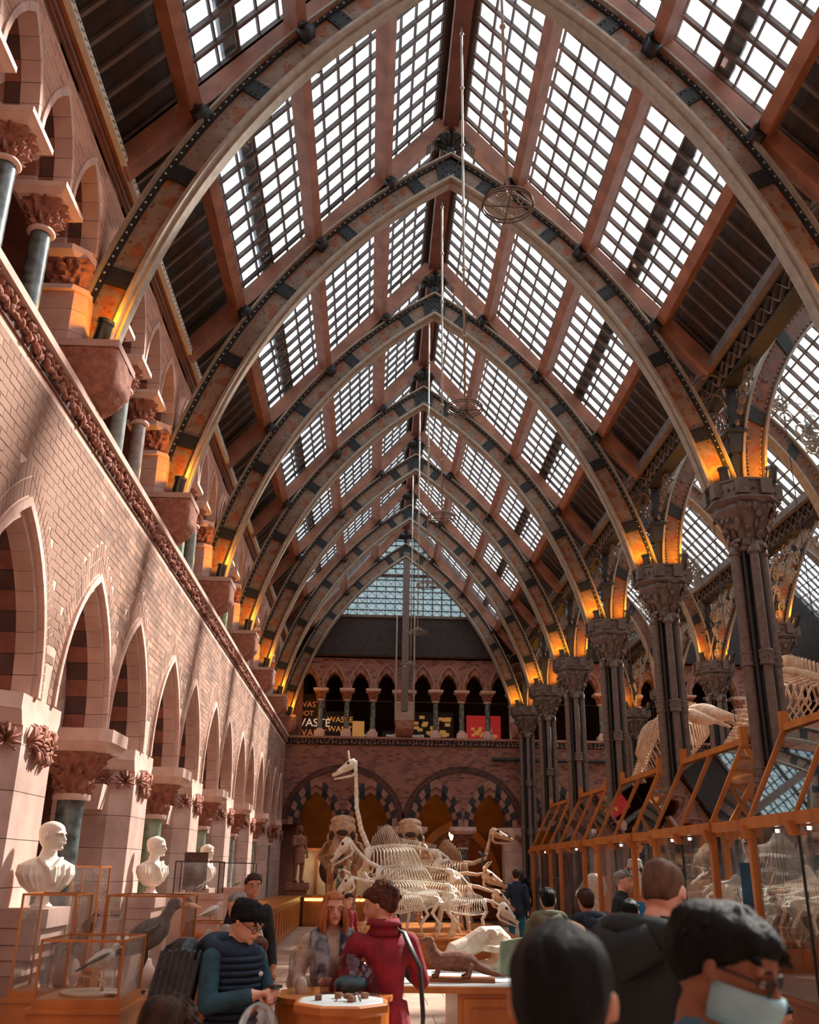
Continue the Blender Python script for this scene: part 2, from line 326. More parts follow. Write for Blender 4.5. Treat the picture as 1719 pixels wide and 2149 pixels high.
# rib corbel: carved block that tapers to a rounded foot
_m = MB(); _m.box(-.36, .36, -.34, .3, 6.88, 6.96); RC_TOP = _m.mesh('corbel_cap', 'pink_plain')
_r = []
for k in range(15):
    t = k / 14; z = 6.32 + t * .56; w = .30 + .05 * t; fr = -.03 - .30 * min(1, t * 2.2) ** .6
    ring = []
    for i in range(26):
        s_ = i / 25
        if s_ < .3: x, y = -w, .3 + (fr - .3) * s_ / .3
        elif s_ < .7: x, y = -w + 2 * w * (s_ - .3) / .4, fr
        else: x, y = w, fr + (.3 - fr) * (s_ - .7) / .3
        q = .022 * noise.noise((x * 16, y * 16 + 3, z * 16)) + .012 * noise.noise((x * 34, y * 34, z * 34))
        q *= 1 if .12 < t < .94 else 0
        ring.append((x + (q if s_ >= .7 else -q if s_ < .3 else 0), y - (q if .3 <= s_ < .7 else 0), z))
    _r.append(ring)
RC_BODY = MB().loft(_r).mesh('carved_corbel', 'carved_stone', True)

def wall_frame(side):   # local x along the wall, y into the wall, z up
    return (Matrix.Translation((XW, Y0, 0)) @ Matrix.Rotation(pi / 2, 4, 'Z')) if side == 'left' else Matrix.Translation((XC - B + .07, YF, 0))
ROTZ = {'left': pi / 2, 'far': 0}
DESC = {'left': 'sunlit left arcade', 'far': 'shaded end wall'}
def build_wall(side, i0, i1, stone, alt):
    M = wall_frame(side); rz = ROTZ[side]; where = DESC[side]
    def at(x, y=0, z=0): return M @ Vector((x, y, z))
    x0, x1 = i0 * B, i1 * B
    w = MB(); cen = [i * B + c for i in range(i0, i1) for c in GC]
    for y in (0, .95): spandrel(w, cen, x0, x1, GZ, LEDZ, y, GAo - (.02 if y == 0 else .3), GHo - (.02 if y == 0 else .45))
    w.box(x0, x1, .3, .95, 5.0, 6.0)
    w.mi = 1; cu = [i * B + c for i in range(i0, i1) for c in UX]
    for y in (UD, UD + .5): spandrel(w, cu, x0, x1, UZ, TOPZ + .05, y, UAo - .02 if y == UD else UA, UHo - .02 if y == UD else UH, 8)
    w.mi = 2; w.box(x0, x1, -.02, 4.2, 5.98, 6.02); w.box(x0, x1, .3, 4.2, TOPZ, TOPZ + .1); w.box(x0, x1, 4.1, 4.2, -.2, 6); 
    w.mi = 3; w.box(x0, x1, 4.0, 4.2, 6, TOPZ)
    far = side == 'far'
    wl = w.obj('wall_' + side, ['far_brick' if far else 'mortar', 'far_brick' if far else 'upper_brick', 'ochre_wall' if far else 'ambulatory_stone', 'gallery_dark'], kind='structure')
    wl.matrix_world = M
    # ledge: carved band under a thin pale slab
    tr = MB(); tr.box(x0, x1, -.10, .3, 6.22, 6.3); tr = tr.obj('trim_' + ('1' if side == 'left' else '2'), 'far_light_stone' if far else 'pale_stone', kind='structure'); tr.matrix_world = M
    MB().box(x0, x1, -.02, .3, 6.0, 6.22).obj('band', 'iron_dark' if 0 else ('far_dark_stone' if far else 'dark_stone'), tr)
    lf = MB(); x = x0
    while x < x1:
        for k in range(2):
            lf.ball((x + random.uniform(-.03, .03), -.035 + random.uniform(-.015, .015), 6.07 + .1 * k + random.uniform(-.02, .02)), (random.uniform(.02, .035), .04, random.uniform(.045, .07)), 6, 4, Matrix.Rotation(random.uniform(0, 3.1), 3, 'Y') @ Matrix.Rotation(random.uniform(-.5, .5), 3, 'Z'))
        x += .07 if not far else .14
    lf.obj('carved_leaves', 'far_light_stone' if far else 'carved_stone', tr, True, kind='stuff')
    # wall head: string course, timber wall plate with a pierced pale strip
    hd = MB()
    for k, (o, z0, z1) in enumerate(((.0, 9.22, 9.28), (-.03, 9.28, 9.32), (-.06, 9.32, 9.38))): hd.box(x0, x1, UD + o, UD + .3, z0, z1)
    hd = hd.obj('trim_' + ('3' if side == 'left' else '4'), 'timber_red', kind='structure'); hd.matrix_world = M
    MB().box(x0, x1, UD - .10, UD + .3, 9.42, 9.5).obj('wall_plate', 'plate_wood', hd)
    if not far:
        MB().box(x0, x1, UD - .17, UD - .10, 9.42, 9.53).obj('pierced_strip', 'strip_white', hd)
        dt = MB(); x = x0
        while x < x1: dt.box(x, x + .022, UD - .173, UD - .16, 9.45, 9.475); dt.box(x + .05, x + .07, UD - .173, UD - .16, 9.485, 9.505); x += .11
        dt.obj('piercings', 'black', hd, kind='stuff')
    bp = 0
    for i in range(i0, i1 + 1):
        # ground pier
        n = i - i0
        if not (far and i == 0):
            p = thing('stone_pier', f'{"warm pink" if not far else "dim"} chamfered ground-floor pier with leafy cap, {ORD[n]} along the {where}', 'pier', at(i * B), rz, f'ground piers of the {where}', 'thing')
            mk('plinth', PIER_BASE, p)
            for b in PIER_B: mk('stone_block', b, p)
            mk('moulded_cap', PIER_CAP, p); mk('carved_leaves', PIER_LEAF, p)
            if not far:
                for sg in (-1, 1): mk('corbel', CORB, p, (sg * .8, 0, 0))
            # gallery pier
            p = thing('gallery_pier', f'short chamfered upper pier with carved cap, {ORD[n]} in the gallery of the {where}', 'pier', at(i * B, UD), rz, f'gallery piers of the {where}', 'thing')
            for b in UP_B: mk('stone_block', b, p)
            mk('neck_ring', UP_NECK, p); mk('carved_capital', UP_BELL, p, (0, .27, 0)); mk('abacus', UP_ABAC, p)
            p = thing('rib_corbel', f'foliage-carved stone bracket carrying an iron rib, {ORD[n]} on the {where}', 'corbel', at(i * B), rz, f'rib brackets of the {where}', 'thing')
            mk('corbel_cap', RC_TOP, p); mk('carved_corbel', RC_BODY, p)
        if i == i1: continue
        m = MARB[(i * 3) % 4] if not far else 'marble_dark'
        if side == 'left' and i == 0: m = 'marble_dark'
        if side == 'left' and i in (1, 2): m = 'marble_green'
        p = thing('marble_column', f'{m.split("_")[1]} polished marble column between two piers, {ORD[n]} along the {where}', 'column', at(i * B + 2.15, .27), rz, f'ground columns of the {where}', 'thing')
        mk('base', G_BASE, p); mk('neck_ring', G_NECK, mk('shaft', G_SHAFT[m], p)); mk('carved_capital', G_BELL, p); mk('abacus', G_ABAC, p)
        for q, c in enumerate(GC):
            o = thing('stone_arch', f'pointed ground-floor arch of banded stone blocks, {ORD[2 * n + q]} along the {where}', 'arch', at(i * B + c), rz, f'ground arches of the {where}', 'thing')
            if far:
                arch_ring(o, 'gf1', GZ, .80, 1.36, GAo, GHo, -.03, .3, 7, ['far_light_stone', 'far_dark_stone'])
                arch_ring(o, 'gf2', GZ, GA + .02, GH + .03, .795, 1.35, .05, .5, 6, ['far_dark_stone', 'far_light_stone'])
            else:
                arch_ring(o, 'g1', GZ, GAo - .06, GHo - .09, GAo, GHo, -.035, .16, 9, ['pale_stone'], 'hood_stone')
                arch_ring(o, 'g2', GZ, GAo - .13, GHo - .19, GAo - .06, GHo - .09, .03, .20, 9, ['pink_stone'])
                arch_ring(o, 'g3', GZ, GAo - .12, GHo - .175, GAo + .02, GHo + .03, .205, .44, 9, ['brown_stone', 'dark_stone'])  # alternating block colours, darkened to paint in the shade of the recess
                arch_ring(o, 'g4', GZ, GA - .02, GH - .03, GAo - .04, GHo - .06, .445, .9, 9, ['pink_stone', 'pale_stone'])
        for q, c in enumerate(UCOL):
            m2 = 'marble_dark' if far or i == -1 else MARB[(i * 2 + q) % 3]
            p = thing('gallery_column', f'slim {m2.split("_")[1]} marble gallery column, {ORD[3 * n + q]} above the ledge of the {where}', 'column', at(i * B + c, UD + .22), rz, f'gallery columns of the {where}', 'thing')
            mk('base', U_BASE, p); mk('neck_ring', U_NECK, mk('shaft', U_SHAFT[m2], p)); mk('carved_capital', U_BELL, p); mk('abacus', U_ABAC, p)
        for q, c in enumerate(UX):
            o = thing('gallery_arch', f'small pointed gallery arch in two orders, {ORD[4 * n + q]} along the {where}', 'arch', at(i * B + c, UD), rz, f'gallery arches of the {where}', 'thing')
            if far:
                arch_ring(o, 'uf1', UZ, UAo - .06, UHo - .1, UAo, UHo, -.03, .1, 5, ['far_light_stone'], 'hood_stone')
                arch_ring(o, 'uf2', UZ, UA, UH, UAo - .06, UHo - .1, .06, .4, 5, ['far_light_stone', 'brown_stone'])
            else:
                arch_ring(o, 'u1', UZ, UAo - .06, UHo - .11, UAo, UHo, -.02, .16, 5, ['pink_stone'], 'hood_stone')
                arch_ring(o, 'u2', UZ, UAo - .055, UHo - .10, UAo + .01, UHo + .02, .165, .30, 5, ['brown_stone', 'dark_stone'])  # hollow between the orders: alternating blocks with its shade put into the colour
                arch_ring(o, 'u3', UZ, UA, UH, UAo - .02, UHo - .04, .305, .52, 5, ['pink_stone', 'brown_stone', 'pink_stone'])
    return wl
wall_left = build_wall('left', -3, 6, 0, 0)
wall_far = build_wall('far', 0, 6, 0, 0)

# bricks of the left wall: proud courses between the arches, a ring of rowlocks over each arch
def brick_wall(wl, i0, i1):
    bricks = []; cz = .086; L = .245
    cen = [i * B + c for i in range(i0, i1) for c in GC]
    e, R, T = parc(GAo + .26, GHo + .38); k = 0; z = GZ + .02
    while z + cz < LEDZ - .03:
        x = i0 * B + (L / 2 if k % 2 else 0)
        while x < i1 * B:
            xm, zm = x + L / 2, z + cz / 2; ok = True
            for c in cen:
                dx = abs(xm - c)
                if dx < GAo + .5 and (dx + .06 + e) ** 2 + (zm - .02 - GZ) ** 2 < R * R and dx < GAo + .3: ok = False; break
            if ok: bricks.append([(x + .005, z + .005), (x + L - .005, z + .005), (x + L - .005, z + cz - .005), (x + .005, z + cz - .005)])
            x += L
        z += cz; k += 1
    for c in cen:
        for sg in (-1, 1):
            for (ra, rb) in ((.012, .13), (.14, .255)):
                n = 26
                for q in range(n):
                    u0, u1 = q / n + .003, (q + 1) / n - .003
                    P = [ppt(GAo + ra, GHo + ra * 1.45, GZ, u0, sg), ppt(GAo + rb, GHo + rb * 1.45, GZ, u0, sg), ppt(GAo + rb, GHo + rb * 1.45, GZ, u1, sg), ppt(GAo + ra, GHo + ra * 1.45, GZ, u1, sg)]
                    if any(abs(p[0]) > (1.16 if (c % B < 2) == (sg < 0) else .955) for p in P): continue
                    if sg < 0: P = P[::-1]
                    bricks.append([(c + x, z) for x, z in P])
    def put(mb, P):
        d = -.003 - random.random() * .003
        mb.add([(x, 0, z) for x, z in P] + [(x, d, z) for x, z in P], [(4, 5, 6, 7), (0, 1, 5, 4), (1, 2, 6, 5), (2, 3, 7, 6), (3, 0, 4, 7)])
    def key(P): x, z = P[0]; return abs(x + 1.0) * 1.0 + abs(z - 4.9) * .5
    bricks.sort(key=key)
    for P in bricks[:300]:
        m = MB(); ox, oz = P[0]; put(m, [(x - ox, z - oz) for x, z in P]); o = m.obj('brick', 'brick', wl, loc=(ox, 0, oz))
    m = MB()
    for P in bricks[300:]: put(m, P)
    m.obj('bricks_beyond', 'brick', wl, kind='stuff')
brick_wall(wall_left, -3, 6)
# relieving rings of dark brick over each pair of end-wall arches
rr = MB()
for i in range(2):
    for q in range(70):
        a0 = pi * (q + .1) / 70; a1 = pi * (q + .9) / 70
        for ra in (1.98, 2.12):
            P = [(i * B + 2.15 + (ra + d) * cos(a), GZ - .1 + (ra + d) * .98 * sin(a)) for a, d in ((a0, 0), (a0, .115), (a1, .115), (a1, 0))]
            if min(p[1] for p in P) < GZ + .1: continue
            rr.add([(x, 0, z) for x, z in P] + [(x, -.012, z) for x, z in P], [(4, 5, 6, 7), (0, 1, 5, 4), (1, 2, 6, 5), (2, 3, 7, 6), (3, 0, 4, 7)])
mat('dark_brick', rgb(84, 56, 50), rgb(58, 40, 38), 3, .9, island=.3)
rr.obj('rowlock_rings', 'dark_brick', wall_far, kind='stuff')
# other enclosing walls
MB().box(23.6, 24, -6, 40, -.2, 10).obj('wall_right', 'far_brick', kind='structure')
MB().box(-8, 24, -6.2, -5.9, -.2, 16).obj('wall_near', 'far_brick', kind='structure')
MB().box(-8, -7.3, -6, 40, -.2, 10).obj('wall_outer', 'ambulatory_stone', kind='structure')
# ------------------------------------------------------------------ iron ribs (local origin: nave axis at the floor, x across, z up)
RC, RZ, RR = 5.35, 5.12, 9.65      # soffit arc: centre this far past the axis, at this height
def rib_pt(t, off, sg):            # t angle at the arc's centre from horizontal
    return (-sg * RC + sg * (RR + off) * cos(t), RZ + (RR + off) * sin(t))
T1 = acos(RC / RR)
def rib_half(sg, zb, webm='painted_web'):
    """meshes of one half rib starting at height zb"""
    t0 = math.asin((zb - RZ) / RR); t1 = acos(RC / (RR + .2)); n = 40
    ts = [t0 + (t1 - t0) * k / n for k in range(n + 1)]; out = {}
    def crown(off, t):   # stop each line at the axis
        return min(t, acos(RC / (RR + off)))
    def strip(o0, o1, y0, y1):
        m = MB(); rings = []
        for t in ts:
            te = t
            ends = [(rib_pt(crown(o, ts[0] + (acos(RC / (RR + o)) - ts[0]) * (t - ts[0]) / (ts[-1] - ts[0])), o, sg)) for o in (o0, o1)]
            (xa, za), (xb, zb_) = ends
            r = [(xa, y0, za), (xa, y1, za), (xb, y1, zb_), (xb, y0, zb_)]
            rings.append(r if sg > 0 else r[::-1])
        return m.loft(rings)
    web = strip(.02, .40, -.03, .03); me = web.mesh('web', webm)
    uv = me.uv_layers.new(name='UVMap')
    for p in me.polygons:
        for li in p.loop_indices:
            v = me.vertices[me.loops[li].vertex_index].co; x = v.x + sg * RC; z = v.z - RZ
            r = math.hypot(x, z); uv.data[li].uv = (atan2(z, sg * x) * RR, r - RR)
    out['web'] = me
    m = strip(-.045, .0, -.16, .16); s2 = strip(0, .025, -.12, .12); m.add(s2.v, s2.f); s2 = strip(-.075, -.045, -.05, .05); m.add(s2.v, s2.f); out['soffit_flange'] = fixn(m.mesh('soffit_flange', 'iron_pale'))
    m = strip(.40, .43, -.15, .15); out['outer_flange'] = fixn(m.mesh('outer_flange', 'iron_pale'))
    m = strip(.34, .40, -.075, .075); s2 = strip(.02, .05, -.075, .075); m.add(s2.v, s2.f); out['angle_iron'] = fixn(m.mesh('angle_iron', 'iron_dark'))
    out['bands'] = []
    L = RR * (t1 - t0); nb = 5
    for k in range(nb):
        tb = t0 + (t1 - t0) * (k + .62) / (nb + .1); h = .11 / RR; m = MB()
        for y0, y1 in ((-.06, -.03), (.03, .06)):
            q = [rib_pt(tb - h, .03, sg), rib_pt(tb + h, .03, sg), rib_pt(tb + h, .35, sg), rib_pt(tb - h, .35, sg)]
            m.prism(q if sg < 0 else q[::-1], y0, y1)
        for a in (-.7, .7):
            for o in (.07, .15, .23, .31):
                x, z = rib_pt(tb + a * h, o, sg); m.ball((x, -.062, z), .016, 6, 3)
        out['bands'].append(fixn(m.mesh('riveted_band', 'iron_dark')))
    m = MB(); k = 0; nr = int(L / .11)
    for k in range(nr):
        t = t0 + (t1 - t0) * (k + .5) / nr
        for o in (.37, .035):
            x, z = rib_pt(min(t, T1 + .02), o, sg); m.ball((x, -.077, z), (.017, .012, .017), 5, 3)
    out['rivets'] = m.mesh('rivets', 'rivet_steel')
    return out
RIB_L = rib_half(-1, 6.96); RIB_R = rib_half(1, 7.40)
_m = MB(); _m.prism([(-.2, 13.05), (0, 13.2), (.2, 13.05), (.26, 13.42), (0, 13.66), (-.26, 13.42)], -.075, .075)
for x, z in [(-.14, 13.2), (0, 13.32), (.14, 13.2), (-.14, 13.36), (.14, 13.36), (0, 13.48), (-.07, 13.28), (.07, 13.28), (-.07, 13.44), (.07, 13.44)]: _m.ball((x, -.078, z), .02, 6, 3)
CROWN = fixn(_m.mesh('crown_plate', 'iron_dark'))
_m = MB()   # leafy casting that ties the rib's crown to the ridge
_m.box(-.06, .06, -.06, .06, 13.6, 14.2)
for k in range(10):
    a = 2 * pi * k / 10; _m.tube([(0, 0, 13.85), (.16 * cos(a), .16 * sin(a), 13.95), (.26 * cos(a), .26 * sin(a), 14.02), (.3 * cos(a), .3 * sin(a), 13.95)], [.03, .05, .04, .015], 5)
BOSS = _m.mesh('ridge_boss', 'iron_dark', True)
MB().box(-7.3, -2.62, 35.62, 39.4, -.2, 9.3).obj('wall_end', 'ambulatory_stone', kind='structure')
RIB_LABEL = 'painted iron pointed rib, {} from the near end of the {}'
def rib(x, y, label, group, full=True, name='iron_rib', xs=1):
    r = thing(name, label, 'iron rib', (x, y, 0), 0, group)
    for H in (RIB_L, RIB_R):
        for k in ('soffit_flange', 'outer_flange'): mk(k, H[k], r)
        wb = mk('web', H['web'], r); ai = mk('angle_iron', H['angle_iron'], r)
        for b in H['bands']: mk('riveted_band', b, wb)
        mk('rivets', H['rivets'], ai, kind='stuff')
    mk('crown_plate', CROWN, r); mk('ridge_boss', BOSS, r)
    return r
for i in range(-2, 7):
    rib(XC, YA(i) if i < 6 else 34.72, RIB_LABEL.format(ORD[i + 2], 'tall central nave'), 'ribs of the nave vault')

# ------------------------------------------------------------------ lamps at the springings
_m = MB(); _m.lathe([(.078, 0), (.084, .02), (.084, .2), (.095, .21), (.095, .25), (.075, .25), (.066, .19)], 16); LAMP_B = sm(_m.mesh('lamp_body', 'lamp_metal'), 30)
LAMP_G = MB().lathe([(.0661, .18), (.066, .195)], 16).mesh('lamp_lens', 'lamp_glow')
LAMP_K = MB().box(-.02, .02, -.07, .05, -.06, .03).mesh('bracket', 'black')
_ld = None
def uplight(x, y, z, lean, label, group, e=1.0, dx=0.):
    t = thing('uplighter', label, 'lamp', (x, y, z), 0, group); t.rotation_euler = (.10, lean, 0)
    mk('lamp_lens', LAMP_G, mk('lamp_body', LAMP_B, t)); mk('bracket', LAMP_K, t)
    l = bpy.data.lights.new('lamp_light', 'POINT'); l.energy = 21 * e; l.color = (1, .36, .012); l.shadow_soft_size = .04
    o = mk('lamp_light', l, t, (dx, -.05, .36))
for i in range(-1, 7):
    y = YA(i) if i < 6 else 34.72
    uplight(XC - 4.12, y - .26, 6.98, .16, f'small round amber uplighter on the {ORD[i + 1]} stone bracket of the left wall', 'uplighters on the left wall brackets', 1.1, .13)

# ------------------------------------------------------------------ roof of the nave
def slope_mesh(sg, parts):   # helper frame: local x down the slope, y along the nave, z outwards
    return Matrix.Translation((XC, 0, ROOF0)) @ Matrix.Rotation(0, 4, 'Z')
def slope_frame(sg, xc=XC, z0=ROOF0):
    d = Vector((sg / CS, 0, -SL / CS)); n = Vector((sg * SL / CS, 0, 1 / CS)); y = Vector((0, sg * -1.0, 0)) if False else n.cross(d)
    return Matrix(((d.x, y.x, n.x, xc), (d.y, y.y, n.y, 0), (d.z, y.z, n.z, z0), (0, 0, 0, 1)))
def q_(u): return u * CS      # horizontal run to length down the slope
ceiling = MB(); ceiling.box(-.14, .14, -6, 35.1, -.06, .3)
ceiling = ceiling.obj('ceiling', 'timber_red', kind='structure', loc=(XC, 0, ROOF0))
NC, NR, U0, PIT = 12, 15, -.02, .228
PURL = (1.12, 2.26, 3.44)
G_PANE = MB().box(-q_(PIT) / 2 + .012, q_(PIT) / 2 - .012, -B / NC / 2 + .02, B / NC / 2 - .02, -.004, .004).mesh('pane', 'roof_glass')
BAR = MB().box(-.4, q_(4.22), -.026, .026, .355, .42).mesh('common_rafter', 'rafter_wood')
XBAR = MB().box(-.013, .013, 0, B, .385, .425).mesh('glazing_bar', 'rafter_wood')
PUR = MB().box(-.085, .085, 0, B, -.03, .22).mesh('purlin', 'timber')
RAF = MB().box(.05, q_(4.2), -.12, .12, -.02, .24).mesh('principal_rafter', 'timber')
def strap():
    m = MB(); m.box(-.2, .2, -.125, .125, -.032, -.02)
    for x in (-.15, .15):
        for y in (-.08, -.027, .027, .08): m.ball((x, y, -.034), .016, 6, 3)
    return m.mesh('bolted_strap', 'iron')
STRAP = strap()
_m = MB(); _m.box(-.09, .09, -.2, .2, -.16, .0); _m.tube([(-.05, -.2, -.05), (-.05, -.34, -.12), (0, -.4, -.26), (.02, -.3, -.34)], [.03, .03, .025, .012], 6); _m.tube([(.05, .2, -.05), (.05, .3, -.1), (.05, .36, -.2)], [.03, .03, .012], 6)
CAST = _m.mesh('scrolled_casting', 'iron_dark', True)
GUT = MB().box(q_(2.70), q_(2.86), 0, B, .44, .5).mesh('roof_walkway', 'iron_dark')
LOWB = [MB().box(q_(3.405) + k * .19, q_(3.405) + (k + 1) * .19 - .004, 0, B, .40, .43).mesh('roof_board', 'board_wood') for k in range(7)]
WN = 1
def roof_bay(i, sg, fine, xc=XC, z0=ROOF0, y0=None, wn=True):
    global WN
    M = slope_frame(sg, xc, z0); y0 = YA(i) if y0 is None else y0
    fl = 1 if M.col[1].y > 0 else -1                    # local y runs along +Y or -Y
    base = M @ Matrix.Translation((0, (y0 if fl > 0 else -y0 - B), 0))
    w = mk(f'window_{WN}', MB().box(-.48, q_(U0) - .01, 0, B, .36, .44).mesh('window', 'rafter_wood'), None, kind='structure'); WN += 1
    w.matrix_world = base
    xb = [q_(U0 + PIT * r) for r in range(NR + 1)]
    if fine:
        for r in range(NR):
            for c in range(NC): mk('pane', G_PANE, w, (q_(U0 + PIT * (r + .5)), B / NC * (c + .5), .43))
        for x in xb: mk('glazing_bar', XBAR, w, (x, 0, 0))
    else:
        m = MB()
        for r in range(NR):
            for c in range(NC):
                x, y = q_(U0 + PIT * (r + .5)), B / NC * (c + .5); a, b = q_(PIT) / 2 - .012, B / NC / 2 - .02; m.box(x - a, x + a, y - b, y + b, .426, .434)
        m.obj('panes', 'roof_glass', w, kind='stuff')
        for x in xb: mk('glazing_bar', XBAR, w, (x, 0, 0))
    for c in range(NC + 1): mk('common_rafter', BAR, w, (0, B / NC * c, 0))
    for u in PURL: mk('purlin', PUR, w, (q_(u), 0, 0))
    mk('roof_walkway', GUT, w)
    for b in LOWB: mk('roof_board', b, w)
    return w
for i in range(-2, 6):
    for sg in (-1, 1): roof_bay(i, sg, -1 <= i <= 2)
for i in range(-2, 7):
    for sg in (-1, 1):
        M = slope_frame(sg); y = YA(i) if i < 6 else 34.75
        fl = 1 if M.col[1].y > 0 else -1
        r = mk('principal_rafter', RAF, ceiling); r.matrix_parent_inverse = ceiling.matrix_world.inverted(); r.matrix_parent_inverse = Matrix.Translation((-XC, 0, -ROOF0)); r.matrix_basis = M @ Matrix.Translation((0, fl * y, 0))
        for u in (.3, PURL[0] + .25, PURL[1] + .25, PURL[2] - .25): mk('bolted_strap', STRAP, r, (q_(u), 0, 0))
        for u in PURL: mk('scrolled_casting', CAST, r, (q_(u), 0, 0))
for sg in (-1, 1):
    M = slope_frame(sg); b = MB().box(q_(2.0), q_(4.3), 0, 6, .40, .43).obj('trim_%d' % (6 if sg > 0 else 5), 'board_wood', kind='structure'); b.matrix_world = M @ Matrix.Translation((0, (-6 if M.col[1].y > 0 else 0), 0))

for sg in (-1, 1):   # closing strip between the last bay and the gable
    M = slope_frame(sg); f = M.col[1].y > 0
    b = MB().box(-.5, q_(4.3), 0, .5, .36, .46).obj('trim_%d' % (8 if sg > 0 else 7), 'board_wood', kind='structure'); b.matrix_world = M @ Matrix.Translation((0, 34.84 if f else -35.34, 0))
# ------------------------------------------------------------------ glazed gable at the far end
gy = 35.0; gb = 10.86
gab = MB(); hw = (ROOF0 + .3 - gb) / SL
gab.prism([(-4.6, TOPZ + .05), (4.6, TOPZ + .05), (4.6, gb - .1), (-4.6, gb - .1)], .0, .1)
gab = gab.obj('wall_gable', 'board_wood', kind='structure', loc=(XC, gy, 0))
wg = MB().box(-hw, hw, -.06, .1, gb - .1, gb).obj('window_%d' % WN, 'iron', kind='structure', loc=(XC, gy, 0)); WN += 1
for z, t in ((12.45, .05), (14.0, .04)):
    h = (ROOF0 + .3 - z) / SL; MB().box(-h, h, -.04, .06, z - t, z + t).obj('transom', 'iron', wg)
m = MB(); x = -hw + .12
for k in range(-8, 9):
    x = k * .36; zt = ROOF0 + .28 - SL * abs(x)
    if k and zt > gb: MB().box(x - .018, x + .018, -.03, .03, gb, zt).obj('mullion', 'iron_dark', wg)
z = gb + .2; zs_ = [gb]
while z < ROOF0:
    h = (ROOF0 + .28 - z) / SL; MB().box(-h, h, -.025, .025, z - .014, z + .014).obj('glazing_bar', 'iron_dark', wg); zs_.append(z); z += .2 if len(zs_) % 2 else .27
zs_.append(ROOF0 + .3)
for za, zb in zip(zs_, zs_[1:]):
    for k in range(-9, 9):
        a, b = k * .36 + .02, (k + 1) * .36 - .02; lim = (ROOF0 + .28 - (za + zb) / 2) / SL; a, b = max(a, -lim), min(b, lim)
        if b - a > .05: MB().box(a, b, .0, .006, za + .015, zb - .015).obj('pane', 'gable_glass', wg)
MB().box(-7, 1.2, 44, 46, 0, 13.2).obj('wall_neighbour', 'far_brick', kind='structure')
# lozenge leading on the gable panes
m = MB()
for k in range(-9, 18):
    for s in (-1, 1):
        for q in range(9):
            xa, za = (k - 4) * .36 + s * q * .36, gb + q * .36
            xb_, zb_ = xa + s * .36, za + .36
            if max(abs(xa), abs(xb_)) < (ROOF0 + .2 - max(za, zb_)) / SL and zb_ < 13.4: m.beam((xa, .012, za), (xb_, .012, zb_), .012, .012, (0, 1, 0))
mat('lead', rgb(120, 130, 134), None, rough=.5)
m.obj('lead_lattice', 'lead', wg, kind='stuff')
pst = MB(); pst.box(-.1, .1, -.34, -.1, 7.2, 14.2); pst.box(-.13, .13, -.4, -.36, 7.2, 13.3)
pst = pst.obj('gable_post', 'iron', loc=(XC + .05, gy, 0), label='tall straight iron post up the middle of the far glazed gable', cat='post')
m = MB()
for sg in (-1, 1): m.tube([(sg * .34, -.42, 6.9), (sg * .33, -.42, 10.75)], .028, 8)
m.obj('side_pipes', 'iron_pale', pst)
